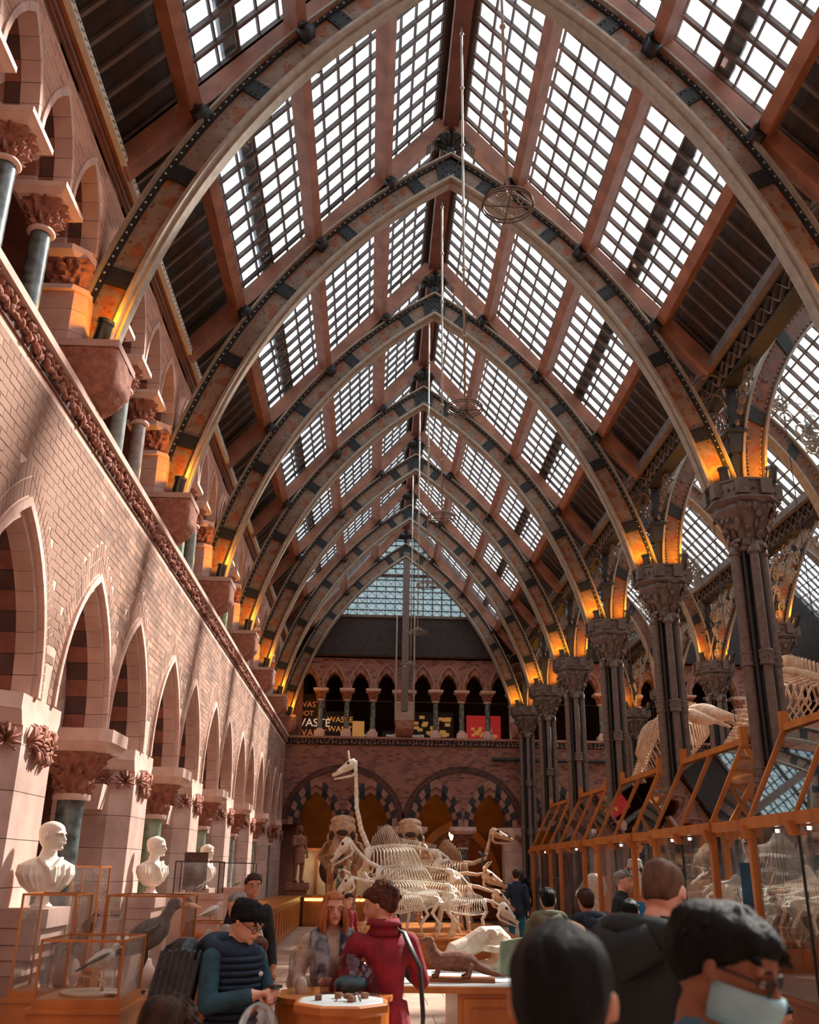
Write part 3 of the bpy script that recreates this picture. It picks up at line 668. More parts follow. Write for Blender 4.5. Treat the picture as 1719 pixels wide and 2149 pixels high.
# ------------------------------------------------------------------ clustered iron columns, arcade of the right-hand side
CX = 5.66; AX = 7.68; C2 = 9.70
def cluster():
    P = {}
    m = []
    for k in range(4):
        a = k * pi / 2; r = .085 if k % 2 == 0 else .068; cx, cy = .2 * cos(a), .2 * sin(a)
        m.append(sm(MB().lathe([(r, .3), (r, 6.35)], 16, (cx, cy, 0)).mesh('shaft', 'iron'), 30))
    P['shaft'] = m
    P['thin_shaft'] = [sm(MB().lathe([(.03, .3), (.03, 6.35)], 8, (.17 * cos(a), .17 * sin(a), 0)).mesh('thin_shaft', 'iron_dark'), 30) for a in (pi / 4, 3 * pi / 4, 5 * pi / 4, 7 * pi / 4)]
    P['core'] = MB().lathe([(.12, .3), (.12, 6.4)], 12).mesh('core', 'iron_dark', True)
    m = MB(); m.lathe([(.4, 0), (.4, .12), (.33, .16), (.33, .26), (.3, .3)], 8, a0=pi / 8); P['base'] = m.mesh('base', 'iron')
    rg = []
    for z in (1.5, 3.09, 4.72):
        m = MB()
        for k in range(4):
            a = k * pi / 2; c = (.2 * cos(a), .2 * sin(a), z)
            m.lathe([(.095, -.11), (.11, -.1), (.11, -.08), (.098, -.07), (.1, .07), (.112, .08), (.112, .1), (.095, .11)], 14, c)
            for q in range(8): b = 2 * pi * q / 8; m.ball((c[0] + .1 * cos(b), c[1] + .1 * sin(b), z), (.018, .018, .035), 5, 3)
        rg.append(m.mesh('ring', 'iron'))
    P['ring'] = rg
    m = MB()
    for k in range(4):
        a = k * pi / 2; m.lathe([(.095, 6.3), (.105, 6.32), (.095, 6.36), (.085, 6.45)], 14, (.2 * cos(a), .2 * sin(a), 0))
    bl = leafy([(.24, 6.36), (.22, 6.45), (.24, 6.55), (.28, 6.68), (.34, 6.82), (.42, 6.94), (.46, 7.05)], 40, .06, 8, 5); m.add(bl.v, bl.f)
    random.seed(3)
    for k in range(90):
        a = random.uniform(0, 2 * pi); t = random.random(); r = .25 + .24 * t ** 1.5; z = 6.42 + .6 * t
        R = Matrix.Rotation(a, 3, 'Z') @ Matrix.Rotation(random.uniform(-.6, .9), 3, 'Y')
        m.ball((r * cos(a), r * sin(a), z), (.022, random.uniform(.03, .07), random.uniform(.04, .085)), 7, 4, R)
    P['leafy_capital'] = m.mesh('leafy_capital', 'iron', True)
    m = MB(); m.lathe([(.47, 7.04), (.56, 7.1), (.56, 7.13), (.52, 7.15), (.52, 7.36), (.55, 7.38), (.55, 7.41)], 8, a0=pi / 8); 
    for k in range(8):
        a = 2 * pi * k / 8 + pi / 8; m.box(.48 * cos(a) - .09, .48 * cos(a) + .09, .48 * sin(a) - .09, .48 * sin(a) + .09, 7.15, 7.39)
    for k in range(32):
        a = 2 * pi * k / 32; m.ball((.5 * cos(a), .5 * sin(a), 7.25), .028, 6, 3)
    P['abacus'] = m.mesh('abacus', 'iron')
    m = MB(); m.box(-.07, .07, -.1, .1, 7.41, 9.5); m.box(-.16, .16, -.16, .16, 8.35, 8.4); m.box(-.13, .13, -.13, .13, 8.0, 8.35)
    for k in range(34):
        for sg in (-1, 1): z = 7.5 + k * .06; m.ball((sg * (.1 + .0 * z), -.12, z), .02, 5, 3)
    P['stem_post'] = m.mesh('stem_post', 'iron_dark')
    m = MB()   # leaf scrolls between the post and the ribs
    for sg in (-1, 1):
        for q in range(4):
            z = 8.2 + q * .36; w = .10 + .13 * q
            pts = [(sg * (.1 + w * (1 - cos(2 * pi * k / 14 * .8)) * .5), 0, z + .15 * sin(2 * pi * k / 14)) for k in range(13)]
            m.tube(pts, [.03 - .0015 * k for k in range(13)], 6)
            m.ball((sg * (.12 + w), -.02, z + .06), (.07, .04, .05), 6, 4)
    P['leaf_scrolls'] = m.mesh('leaf_scrolls', 'iron', True)
    return P
CP = cluster()
def iron_column(x, y, label, group, post=True):
    t = thing('iron_column', label, 'column', (x, y, 0), 0, group, 'thing')
    for k, v in CP.items():
        if not post and k in ('stem_post', 'leaf_scrolls'): continue
        for me in (v if isinstance(v, list) else [v]): mk(k, me, t)
    return t
# narrow pointed rib across the side aisle
def aisle_rib_meshes():
    out = []
    for sg in (-1, 1):
        a, h, zs = 1.66, 3.5, 7.41; m = MB(); fl = MB(); an = MB()
        pi_ = [ppt(a, h, zs, k / 16, sg) for k in range(17)]; po = [ppt(a + .30, h + .42, zs, k / 16, sg) for k in range(17)]; pm = [ppt(a - .04, h - .05, zs, k / 16, sg) for k in range(17)]; pp = [ppt(a + .34, h + .47, zs, k / 16, sg) for k in range(17)]
        f = (lambda r: r) if sg > 0 else (lambda r: r[::-1])
        m.loft([f([(x, -.03, z), (x, .03, z), (X, .03, Z), (X, -.03, Z)]) for (x, z), (X, Z) in zip(pi_, po)])
        me = m.mesh('web', 'painted_web_red'); uv = me.uv_layers.new(name='UVMap')
        for p in me.polygons:
            for li in p.loop_indices: v = me.vertices[me.loops[li].vertex_index].co; uv.data[li].uv = (v.z, v.x)
        fl.loft([f([(x, -.14, z), (x, .14, z), (X, .14, Z), (X, -.14, Z)]) for (x, z), (X, Z) in zip(pm, pi_)]); fl.loft([f([(x, -.14, z), (x, .14, z), (X, .14, Z), (X, -.14, Z)]) for (x, z), (X, Z) in zip(po, pp)])
        rv = MB()
        for k in range(40):
            for A_, H_ in ((a + .03, h + .04), (a + .26, h + .37)): x, z = ppt(A_, H_, zs, (k + .5) / 40, sg); rv.ball((x, -.04, z), .02, 5, 3)
        bd = []
        for u in (.3, .66):
            q = [ppt(a + .02, h + .03, zs, u - .03, sg), ppt(a + .28, h + .4, zs, u - .03, sg), ppt(a + .28, h + .4, zs, u + .03, sg), ppt(a + .02, h + .03, zs, u + .03, sg)]
            bd.append(fixn(MB().prism(q, -.055, .055).mesh('riveted_band', 'iron_dark')))
        out += [('web', me), ('flange', fixn(fl.mesh('flange', 'iron_pale'))), ('rivets', rv.mesh('rivets', 'rivet_steel'))] + [('riveted_band', b) for b in bd]
    return out
AR = aisle_rib_meshes()
def scroll(m, x, z, r, turns, n, y=0, sg=1, a0=0, th=.016):
    pts = []
    for k in range(n + 1):
        t = k / n; a = a0 + sg * turns * 2 * pi * t; rr = r * (1 - .8 * t); pts.append((x + rr * cos(a), y, z + rr * sin(a)))
    m.tube(pts, th, 4)
# pierced spandrels filled with wrought scrolls above the side-aisle rib
def tracery():
    m = MB(); random.seed(11)
    for sg in (-1, 1):
        for q in range(64):
            u = random.uniform(.05, .8); x, z = ppt(1.66 + .55, 3.5 + .6, 7.41, u, sg); dx = random.uniform(0, .5); zz = z + random.uniform(.1, 1.4)
            x = max(-1.9, min(1.9, x + sg * dx * .3)); 
            if zz > 11.4: continue
            scroll(m, x, zz, random.uniform(.14, .26), random.choice((1.2, 1.5)), 12, 0, random.choice((-1, 1)), random.uniform(0, 6), .026)
    return m.mesh('scrollwork', 'iron_pale', True)
TRAC = tracery()
def aisle_rib(x, y, label, group):
    r = thing('aisle_rib', label, 'iron rib', (x, y, 0), 0, group)
    for k, me in AR: mk(k, me, r, kind='stuff' if k == 'rivets' else None)
    mk('scrollwork', TRAC, r, kind='stuff')
for i in range(-1, 7):
    y = YA(i) if i < 6 else 34.72; nm = ORD[i + 1]
    iron_column(CX, y, f'cluster of iron shafts with leafy capital, {nm} column between nave and cases', 'clustered columns beside the nave')
    iron_column(C2, y, f'distant iron shaft cluster across the side aisle, {nm} of the farther row', 'clustered columns of the farther row')
    aisle_rib(AX, y, f'narrow rust-painted rib over the side aisle, {nm} from the near end', 'ribs of the side aisle')
    uplight(CX - .31, y - .24, 7.41, -.16, f'amber uplighter facing the nave on the {nm} iron capital', 'uplighters on the iron capitals')
    uplight(CX + .36, y - .30, 7.41, .12, f'amber uplighter facing the side aisle on the {nm} iron capital', 'uplighters on the iron capitals')
    if i > 0:
        uplight(C2 - .36, y - .25, 7.41, -.12, f'distant amber uplighter, aisle side of the {nm} farther capital', 'uplighters on the farther capitals', .9)
        uplight(C2 + .42, y - .25, 7.41, .28, f'distant amber uplighter, outer side of the {nm} farther capital', 'uplighters on the farther capitals', .9)
# valley girders: dark lattice plates along the rows of columns
def girder(x, label, grp, tr=False):
    for i in range(-2, 6):
        y0, y1 = YA(i), YA(i) + B; g = thing('lattice_girder', label.format(ORD[i + 2]), 'girder', (x, y0, 0), 0, grp)
        m = MB(); m.box(-.22, .22, 0, B, 9.52, 9.6); m.box(-.14, .14, 0, B, 9.18, 9.22); mk('chords', m.mesh('chords', 'iron_dark'), g)
        for sx in (-.16, .12):
            m = MB()
            for k in range(14):
                a, b = k * B / 14, (k + 1) * B / 14; m.beam((sx, a, 9.22), (sx, b, 9.52), .02, .05, (1, 0, 0)); m.beam((sx, b, 9.22), (sx, a, 9.52), .02, .05, (1, 0, 0))
            mk('lattice', m.mesh('lattice', 'iron'), g)
        m = MB(); m.box(-.34, -.22, 0, B, 9.5, 9.66); mk('timber_plate', m.mesh('timber_plate', 'rafter_wood'), g)
        m = MB()    # bracket arch with scrolls under the girder at both ends
        for a, s in ((0, 1), (B, -1)):
            for q in range(5): 
                yy = a + s * (.18 + .16 * q); pts = []
                for k in range(11): an = 2 * pi * 1.2 * k / 10; rr = (.06 + .035 * q) * (1 - .07 * k); pts.append((0, yy + rr * cos(an), 9.0 - .13 * (4 - q) + rr * sin(an)))
                m.tube(pts, .022, 4)
        mk('bracket', m.mesh('bracket', 'iron', True), g)
        if tr:
            m = MB(); rn = random.Random(21)
            for q in range(70):
                d = rn.uniform(.2, 2.1); zt = rn.uniform(9.1 - max(.2, 2.2 - d * 1.0), 9.1); yy = d if q % 2 else B - d; r = rn.uniform(.09, .2); a0 = rn.uniform(0, 6); sg = rn.choice((-1, 1))
                m.tube([(0, yy + r * (1 - .8 * k / 10) * cos(a0 + sg * 8 * k / 10), zt + r * (1 - .8 * k / 10) * sin(a0 + sg * 8 * k / 10)) for k in range(11)], .02, 4)
            mk('spandrel_scrollwork', m.mesh('spandrel_scrollwork', 'iron_pale', True), g, kind='stuff')
girder(CX, '{} length of dark lattice girder over the columns beside the nave', 'lattice girders beside the nave')
girder(C2, '{} length of dark lattice girder over the farther columns', 'lattice girders of the farther row', True)
# side aisle roof and the second nave beyond it: same ribs, plainer glazing
def plain_roof(xc, z0, half, name, lim=.8):
    for sg in (-1, 1):
        M = slope_frame(sg, xc, z0); L = q_(half)
        w = MB().box(0, .12, 0, 41, .3, .42).obj(name[0 if sg < 0 else 1], 'rafter_wood', kind='structure')
        f = M.col[1].y > 0; w.matrix_world = M @ Matrix.Translation((0, -6 if f else -35, 0))
        MB().box(.1, L * lim, 0, 41, .43, .436).obj('glass_sheet', 'roof_glass', w)
        MB().box(L * lim, L, 0, 41, .40, .43).obj('boarding', 'board_wood', w)
        m = MB(); k = 0
        while k * .36 < 41: m.box(0, L, k * .36 - .024, k * .36 + .024, .345, .42); k += 1
        m.obj('common_rafters', 'rafter_wood', w, kind='stuff')
        m = MB(); x = .3
        while x < L * lim: m.box(x - .018, x + .018, 0, 41, .36, .42); x += .36
        m.obj('glazing_bars', 'rafter_wood', w, kind='stuff')
plain_roof(AX, 11.75, 2.0, ('window_%d' % WN, 'window_%d' % (WN + 1)), .96); WN += 2
plain_roof(C2 + 4.3, ROOF0, 4.25, ('window_%d' % WN, 'window_%d' % (WN + 1))); WN += 2
for i in range(0, 6): rib(C2 + 4.3, YA(i), RIB_LABEL.format(ORD[i], 'second nave'), 'ribs of the second nave')
MB().box(18.4, 24, -6, 40, 9.3, 9.5).obj('ceiling_outer', 'board_wood', kind='structure')
for x0, x1, zt in ((3.3, 13.0, 0), (12.5, 24, 0)): pass
MB().prism([(5.6, TOPZ), (24, TOPZ), (24, 11), (18.3, 11), (14, 14.7), (9.7, 10.9), (7.7, 12.4), (5.6, 11.0)], 34.98, 35.1).obj('wall_gable_beyond', 'board_wood', kind='structure')

# ------------------------------------------------------------------ hanging ring lights down the nave
def ring_light(x, y, z, zt, label):
    t = thing('ring_pendant', label, 'pendant', (x, y, z), 0, 'ring pendants on the nave axis')
    R = .235; m = MB(); 
    for zz, rr in ((0, R), (.035, R * .98)): m.tube([(rr * cos(2 * pi * k / 32), rr * sin(2 * pi * k / 32), zz) for k in range(33)], .010, 5, False)
    m.beam((-R, 0, 0), (R, 0, 0), .012, .012); m.beam((0, -R, 0), (0, R, 0), .012, .012); mk('ring', m.mesh('ring', 'iron', True), t)
    m = MB()
    for k in range(9): a = 2 * pi * k / 9 + .3; m.tube([(0, 0, .16), (.1 * cos(a), .1 * sin(a), .1), (.16 * cos(a), .16 * sin(a), .03), (.1 * cos(a + .5), .1 * sin(a + .5), .0)], .006, 4)
    mk('cable_loops', m.mesh('cable_loops', 'iron_pale', True), t)
    m = MB(); m.tube([(0, 0, 0), (0, 0, zt - z)], .016, 8)
    for k in range(1, int((zt - z) / 1.1) + 1): m.ball((0, 0, k * 1.1), .034, 8, 5)
    mk('drop_pipe', m.mesh('drop_pipe', 'iron_pale', True), t)
for k, y in enumerate((7.02, 11.1, 15.25, 19.45, 23.75, 28.05)):
    ring_light(1.12, y, 7.5, 14.3, f'wrought ring pendant on a jointed pipe, {ORD[k]} from the near end of the nave')
# ------------------------------------------------------------------ sculpted forms: overlapping lofts fused into one skin
TS = bpy.data.scenes.new('workshop')
def ts_graph():
    with bpy.context.temp_override(scene=TS, view_layer=TS.view_layers[0]):
        TS.view_layers[0].update(); return bpy.context.evaluated_depsgraph_get()
def fuse(mb, voxel, name, mats, smooth=2, label=None):
    me = mb.mesh(name, mats[0] if isinstance(mats, (list, tuple)) else mats); fixn(me)
    o = bpy.data.objects.new('tmp', me); TS.collection.objects.link(o)
    r = o.modifiers.new('r', 'REMESH'); r.mode = 'VOXEL'; r.voxel_size = voxel; r.use_smooth_shade = True
    if smooth: s = o.modifiers.new('s', 'SMOOTH'); s.iterations = smooth; s.factor = .5
    dg = ts_graph()
    out = bpy.data.meshes.new_from_object(o.evaluated_get(dg)); bpy.data.objects.remove(o); bpy.data.meshes.remove(me)
    out.name = name; out.materials.clear()
    for m in (mats if isinstance(mats, (list, tuple)) else [mats]): out.materials.append(MATS[m])
    out.polygons.foreach_set('use_smooth', [True] * len(out.polygons))
    return out
def limb(m, p, q, r0, r1, n=10, flat=1.):
    p, q = Vector(p), Vector(q); d = (q - p).normalized(); L = (q - p).length
    pts = [p - d * r0 * .9, p - d * r0 * .55, p, p.lerp(q, .5), q, q + d * r1 * .55, q + d * r1 * .9]
    m.tube(pts, [r0 * .3, r0 * .8, r0, (r0 + r1) / 2, r1, r1 * .8, r1 * .3], n, flat=flat)
mat('bone', rgb(244, 236, 222), rgb(222, 210, 190), 7, .6, bump=.1)
mat('bone_warm', rgb(222, 188, 158), rgb(188, 148, 116), 7, .65, bump=.1)
mat('bone_brown', rgb(190, 152, 120), rgb(150, 112, 84), 7, .65, bump=.2)
mat('bone_dark', rgb(70, 62, 58), rgb(48, 44, 42), 7, .6)
mat('marble_white', rgb(240, 228, 212), rgb(226, 210, 192), 3, .5)
mat('label_white', rgb(226, 226, 222), None, rough=.6)
mat('blue_panel', rgb(28, 104, 140), rgb(20, 70, 108), 1.2, .5)
mat('teal_panel', rgb(30, 84, 92), rgb(20, 50, 60), 1.2, .5)
mat('orange_panel', rgb(206, 112, 40), None, rough=.6)
mat('cream_panel', rgb(206, 186, 156), rgb(190, 168, 138), 2, .6)
mat('red_board', rgb(176, 34, 34), rgb(120, 24, 26), 3, .6)
mat('fur_brown', rgb(112, 76, 56), rgb(78, 52, 40), 16, .9, bump=.5, bscale=120)
mat('fur_dark', rgb(62, 46, 38), rgb(40, 30, 26), 14, .9, bump=.5, bscale=90)
mat('fur_otter', rgb(150, 100, 76), rgb(104, 66, 50), 18, .85, bump=.6, bscale=140)
mat('feather_grey', rgb(112, 104, 96), rgb(74, 70, 68), 20, .8, bump=.5, bscale=80, stretch=(1, 1, .4))
mat('feather_dark', rgb(30, 32, 34), rgb(18, 20, 22), 20, .6, bump=.4, bscale=80)
mat('feather_white', rgb(232, 226, 214), rgb(204, 196, 184), 14, .8, bump=.4, bscale=80)
mat('beak', rgb(232, 180, 146), None, rough=.4)
mat('green_stone', rgb(140, 148, 122), rgb(104, 114, 96), 6, .6, bump=.4)
mat('white_top', rgb(214, 222, 222), None, rough=.25)
mat('steel', rgb(150, 150, 150), None, rough=.3, metal=.9)
emit('warm_strip', (1, .62, .16, 1), 3.2)
emit('case_spot', (1, .85, .65, 1), 12)
mat('bone_old', rgb(214, 196, 176), rgb(176, 150, 130), 5, .6, bump=.3)
glass('dome_glass', (.99, .99, .99, 1), dirt=.01, gloss=.07, rough=.005)

# ------------------------------------------------------------------ oak show cases along the iron columns
EX, RX, EZ, RZ_ = 4.94, 5.55, 2.44, 3.66
def gable_case(k, yc, label):
    t = thing('gabled_case', label, 'display case', (RX, yc, 0), 0, 'gabled oak cases between the iron columns')
    h = 1.42; w = RX - EX
    m = MB(); m.box(-w, w, -h, h, 0, .42); m.box(-w - .03, w + .03, -h - .03, h + .03, .42, .47); m.box(-w - .02, w + .02, -h - .02, h + .02, 0, .09); mk('plinth', m.mesh('plinth', 'oak_dark'), t)
    for sx in (-1, 1):
        for sy in (-1, 1): mk('corner_post', MB().box(sx * w - .045, sx * w + .045, sy * h - .045, sy * h + .045, .47, 2.34).mesh('corner_post', 'oak'), t)
        m = MB(); m.box(sx * (w + .03) - .05, sx * (w + .03) + .05, -h - .12, h + .12, 2.34, 2.48)
        for y in (-h, 0, h): m.frus(sx * w - .05 + sx * .04, sx * w + .05 + sx * .04, y - .06, y + .06, 2.22, sx * w - .05 + sx * .1, sx * w + .05 + sx * .1, y - .08, y + .08, 2.38)
        mk('eaves_beam', m.mesh('eaves_beam', 'oak'), t)
        mk('glass_side', MB().box(sx * w - .004, sx * w + .004, -h, h, .47, 2.34).mesh('glass_side', 'case_glass'), t)
        mk('glazing_strip', MB().box(sx * w - .012, sx * w + .012, -.012, .012, .47, 2.34).mesh('glazing_strip', 'iron_dark'), t)
        for y in (-h, 0, h): mk('roof_bar', MB().beam((sx * w, y, 2.46), (0, y, RZ_ - .02), .05 if abs(y) > .1 else .035, .06).mesh('roof_bar', 'oak'), t)
        for y in (-h / 2, h / 2):
            g = MB(); g.add([(sx * w, y - h / 2 + .03, 2.47), (sx * w, y + h / 2 - .03, 2.47), (0, y + h / 2 - .03, RZ_ - .04), (0, y - h / 2 + .03, RZ_ - .04)], [(0, 1, 2, 3)])
            mk('roof_pane', g.mesh('roof_pane', 'case_roof_glass'), t)
    for sy in (-1, 1):
        m = MB(); m.beam((-w, sy * h, 2.44), (w, sy * h, 2.44), .06, .1); mk('end_tie', m.mesh('end_tie', 'oak'), t)
        g = MB(); g.add([(-w, sy * h, .47), (w, sy * h, .47), (w, sy * h, 2.4), (0, sy * h, RZ_ - .05), (-w, sy * h, 2.4)], [(0, 1, 2, 3, 4)]); mk('glass_end', g.mesh('glass_end', 'case_glass'), t)
    rb = mk('ridge_beam', MB().box(-.04, .04, -h - .06, h + .06, RZ_ - .06, RZ_ + .03).mesh('ridge_beam', 'oak'), t)
    for sy in (-1, 1): mk('finial', MB().box(-.05, .05, sy * h - .05, sy * h + .05, RZ_ - .1, RZ_ + .2).mesh('finial', 'oak'), rb)
    m = MB()
    for q in range(3): m.lathe([(.02, 2.28), (.025, 2.32)], 8, (-w + .12, -h + .5 + q * .9, 0))
    mk('spot_lens', m.mesh('spot_lens', 'case_spot'), t)
    return t
glass('case_roof_glass', (.86, .86, .85, 1), dirt=.22, dirtcol=(.55, .5, .48, 1), gloss=.14, rough=.02, scale=4)
for k, i in enumerate((-1, 0, 1, 2, 3, 4)):
    gable_case(k, YA(i) + B / 2, f'glazed oak case with a gabled glass roof, {ORD[k]} from the near end of the row')
m = MB()
for i in range(0, 5): pass
for i in range(0, 5):
    y = YA(i); t = thing('case_link', f'oak beam and glass strip bridging two gabled cases, {ORD[i]} gap from the near end', 'beam', (EX, y, 0), 0, 'oak beams bridging the cases')
    mk('link_beam', MB().box(-.05, .03, -.6, .6, 2.34, 2.47).mesh('link_beam', 'oak'), t)
# things shown in the cases
def panel(x, y, z0, z1, w, ry, m, label, name='panel', cat='panel', facing=0):
    o = mk(name, MB().box(-w / 2, w / 2, -.012, .012, z0, z1).mesh(name, m), None, (x, y, 0), (0, 0, facing), label=label, cat=cat); return o
panel(5.75, 12.72, .48, 2.0, .7, 0, 'teal_panel', 'tall dark teal backboard standing inside the nearest gabled case', 'backboard', 'board')
panel(5.85, YA(1) + 1.15, .48, 1.95, .8, 0, 'blue_panel', 'bright blue information board inside the case behind the hooded man', 'information_board', 'board')
panel(5.6, YA(1) + B / 2 + .9, .48, 1.7, .8, 0, 'cream_panel', 'cream backboard near the far end of the second gabled case', 'backboard', 'board')
panel(5.6, YA(2) + B / 2 + 1.0, .9, 1.9, .5, 0, 'orange_panel', 'orange poster board inside the third gabled case', 'poster_board', 'board')
panel(5.6, YA(3) + B / 2 + .2, .9, 1.7, .5, 0, 'orange_panel', 'small orange board in the fourth gabled case', 'poster_board', 'board')
panel(5.9, YA(0) + 1.0, .5, 1.9, .8, 0, 'cream_panel', 'cream picture board at the near end of the nearest gabled case', 'backboard', 'board')

# ------------------------------------------------------------------ skeletons
def skull_mesh(kind, mat_='bone'):
    """skull pointing along +x, back of the head at the origin, about 1 long"""
    m = MB()
    if kind in ('horse', 'giraffe', 'cow', 'camel', 'deer', 'pig', 'dog'):
        deep = {'horse': .22, 'giraffe': .2, 'cow': .25, 'camel': .21, 'deer': .2, 'pig': .27, 'dog': .24}[kind]
        prof = [(0, .12, .16), (.12, .17, deep), (.3, .19, deep * .95), (.45, .14, deep * .8), (.62, .10, deep * .62), (.8, .085, deep * .45), (.95, .075, deep * .36), (1.0, .04, deep * .2)]
        m.loft([[(x, w * cos(2 * pi * i / 12), h * .9 * sin(2 * pi * i / 12) - x * .12) for i in range(12)] for x, w, h in prof])
        for s in (-1, 1):
            m.tube([(.2, s * .19, -.02), (.36, s * .2, -.06), (.5, s * .15, -.08)], [.03, .04, .03], 6)      # cheek arch
            m.tube([(.28 + .07 * cos(a), s * .165, .06 + .07 * sin(a)) for a in [k * pi / 5 for k in range(11)]], .022, 5)   # eye rim
            m.tube([(.1, s * .13, -.1), (.16, s * .13, -.36), (.3, s * .11, -.42), (.7, s * .06, -.34), (.97, s * .04, -.26)], [.035, .05, .045, .035, .02], 6)   # lower jaw
        m.box(.86, 1.0, -.06, .06, -.3, -.27)
        if kind == 'giraffe':
            for s in (-1, 1): limb(m, (.2, s * .09, .15), (.12, s * .11, .46), .035, .03, 7)
        if kind == 'cow':
            for s in (-1, 1): m.tube([(.05, s * .12, .12), (.0, s * .35, .2), (.06, s * .5, .34), (.12, s * .48, .5)], [.06, .05, .035, .01], 7)
        if kind == 'deer':
            for s in (-1, 1):
                m.tube([(.12, s * .08, .15), (-.15, s * .2, .55), (-.2, s * .4, 1.0), (.0, s * .45, 1.35)], [.04, .035, .03, .01], 6)
                for a, b in (((-.1, s * .18, .5), (.25, s * .25, .75)), ((-.2, s * .34, .9), (.1, s * .5, 1.15)), ((-.19, s * .37, .95), (-.45, s * .5, 1.2))): m.tube([a, Vector(a).lerp(Vector(b), .5) + Vector((0, 0, .04)), b], [.03, .025, .008], 5)
    if kind == 'elephant':
        m.ball((.0, 0, .12), (.36, .46, .42), 14, 9); m.ball((-.05, 0, .42), (.3, .42, .2), 12, 7)
        for s in (-1, 1):
            m.tube([(.2, s * .18, -.1), (.36, s * .2, -.45), (.42, s * .22, -.75)], [.14, .13, .10], 9)       # tusk sockets
            m.tube([(.42, s * .22, -.72), (.6, s * .26, -1.05), (.9, s * .28, -1.2)], [.07, .06, .02], 8)
            m.tube([(.05, s * .44, .0), (.2, s * .46, -.16), (.05, s * .42, -.3)], [.06, .06, .05], 7)
            m.tube([(-.05, s * .3, -.3), (.1, s * .26, -.75), (.3, s * .14, -.86), (.45, s * .03, -.9)], [.1, .12, .1, .05], 8)
    return fixn(m.mesh('skull', mat_, True))
def socket_mesh(kind):
    out = []
    def one(c, r): out.append(MB().ball(c, r, 9, 6).mesh('socket', 'bone_hollow', True))
    if kind == 'elephant':
        one((.34, 0, .06), (.06, .2, .1)); one((.3, 0, -.5), (.08, .1, .2))
        for s in (-1, 1): one((.2, s * .34, -.02), (.12, .1, .14))
    else:
        for s in (-1, 1): one((.28, s * .17, .06), (.055, .03, .055)); one((.84, s * .05, -.02), (.1, .04, .03))
    return out
mat('bone_hollow', rgb(60, 42, 34), None, rough=.9)
_sk = {}
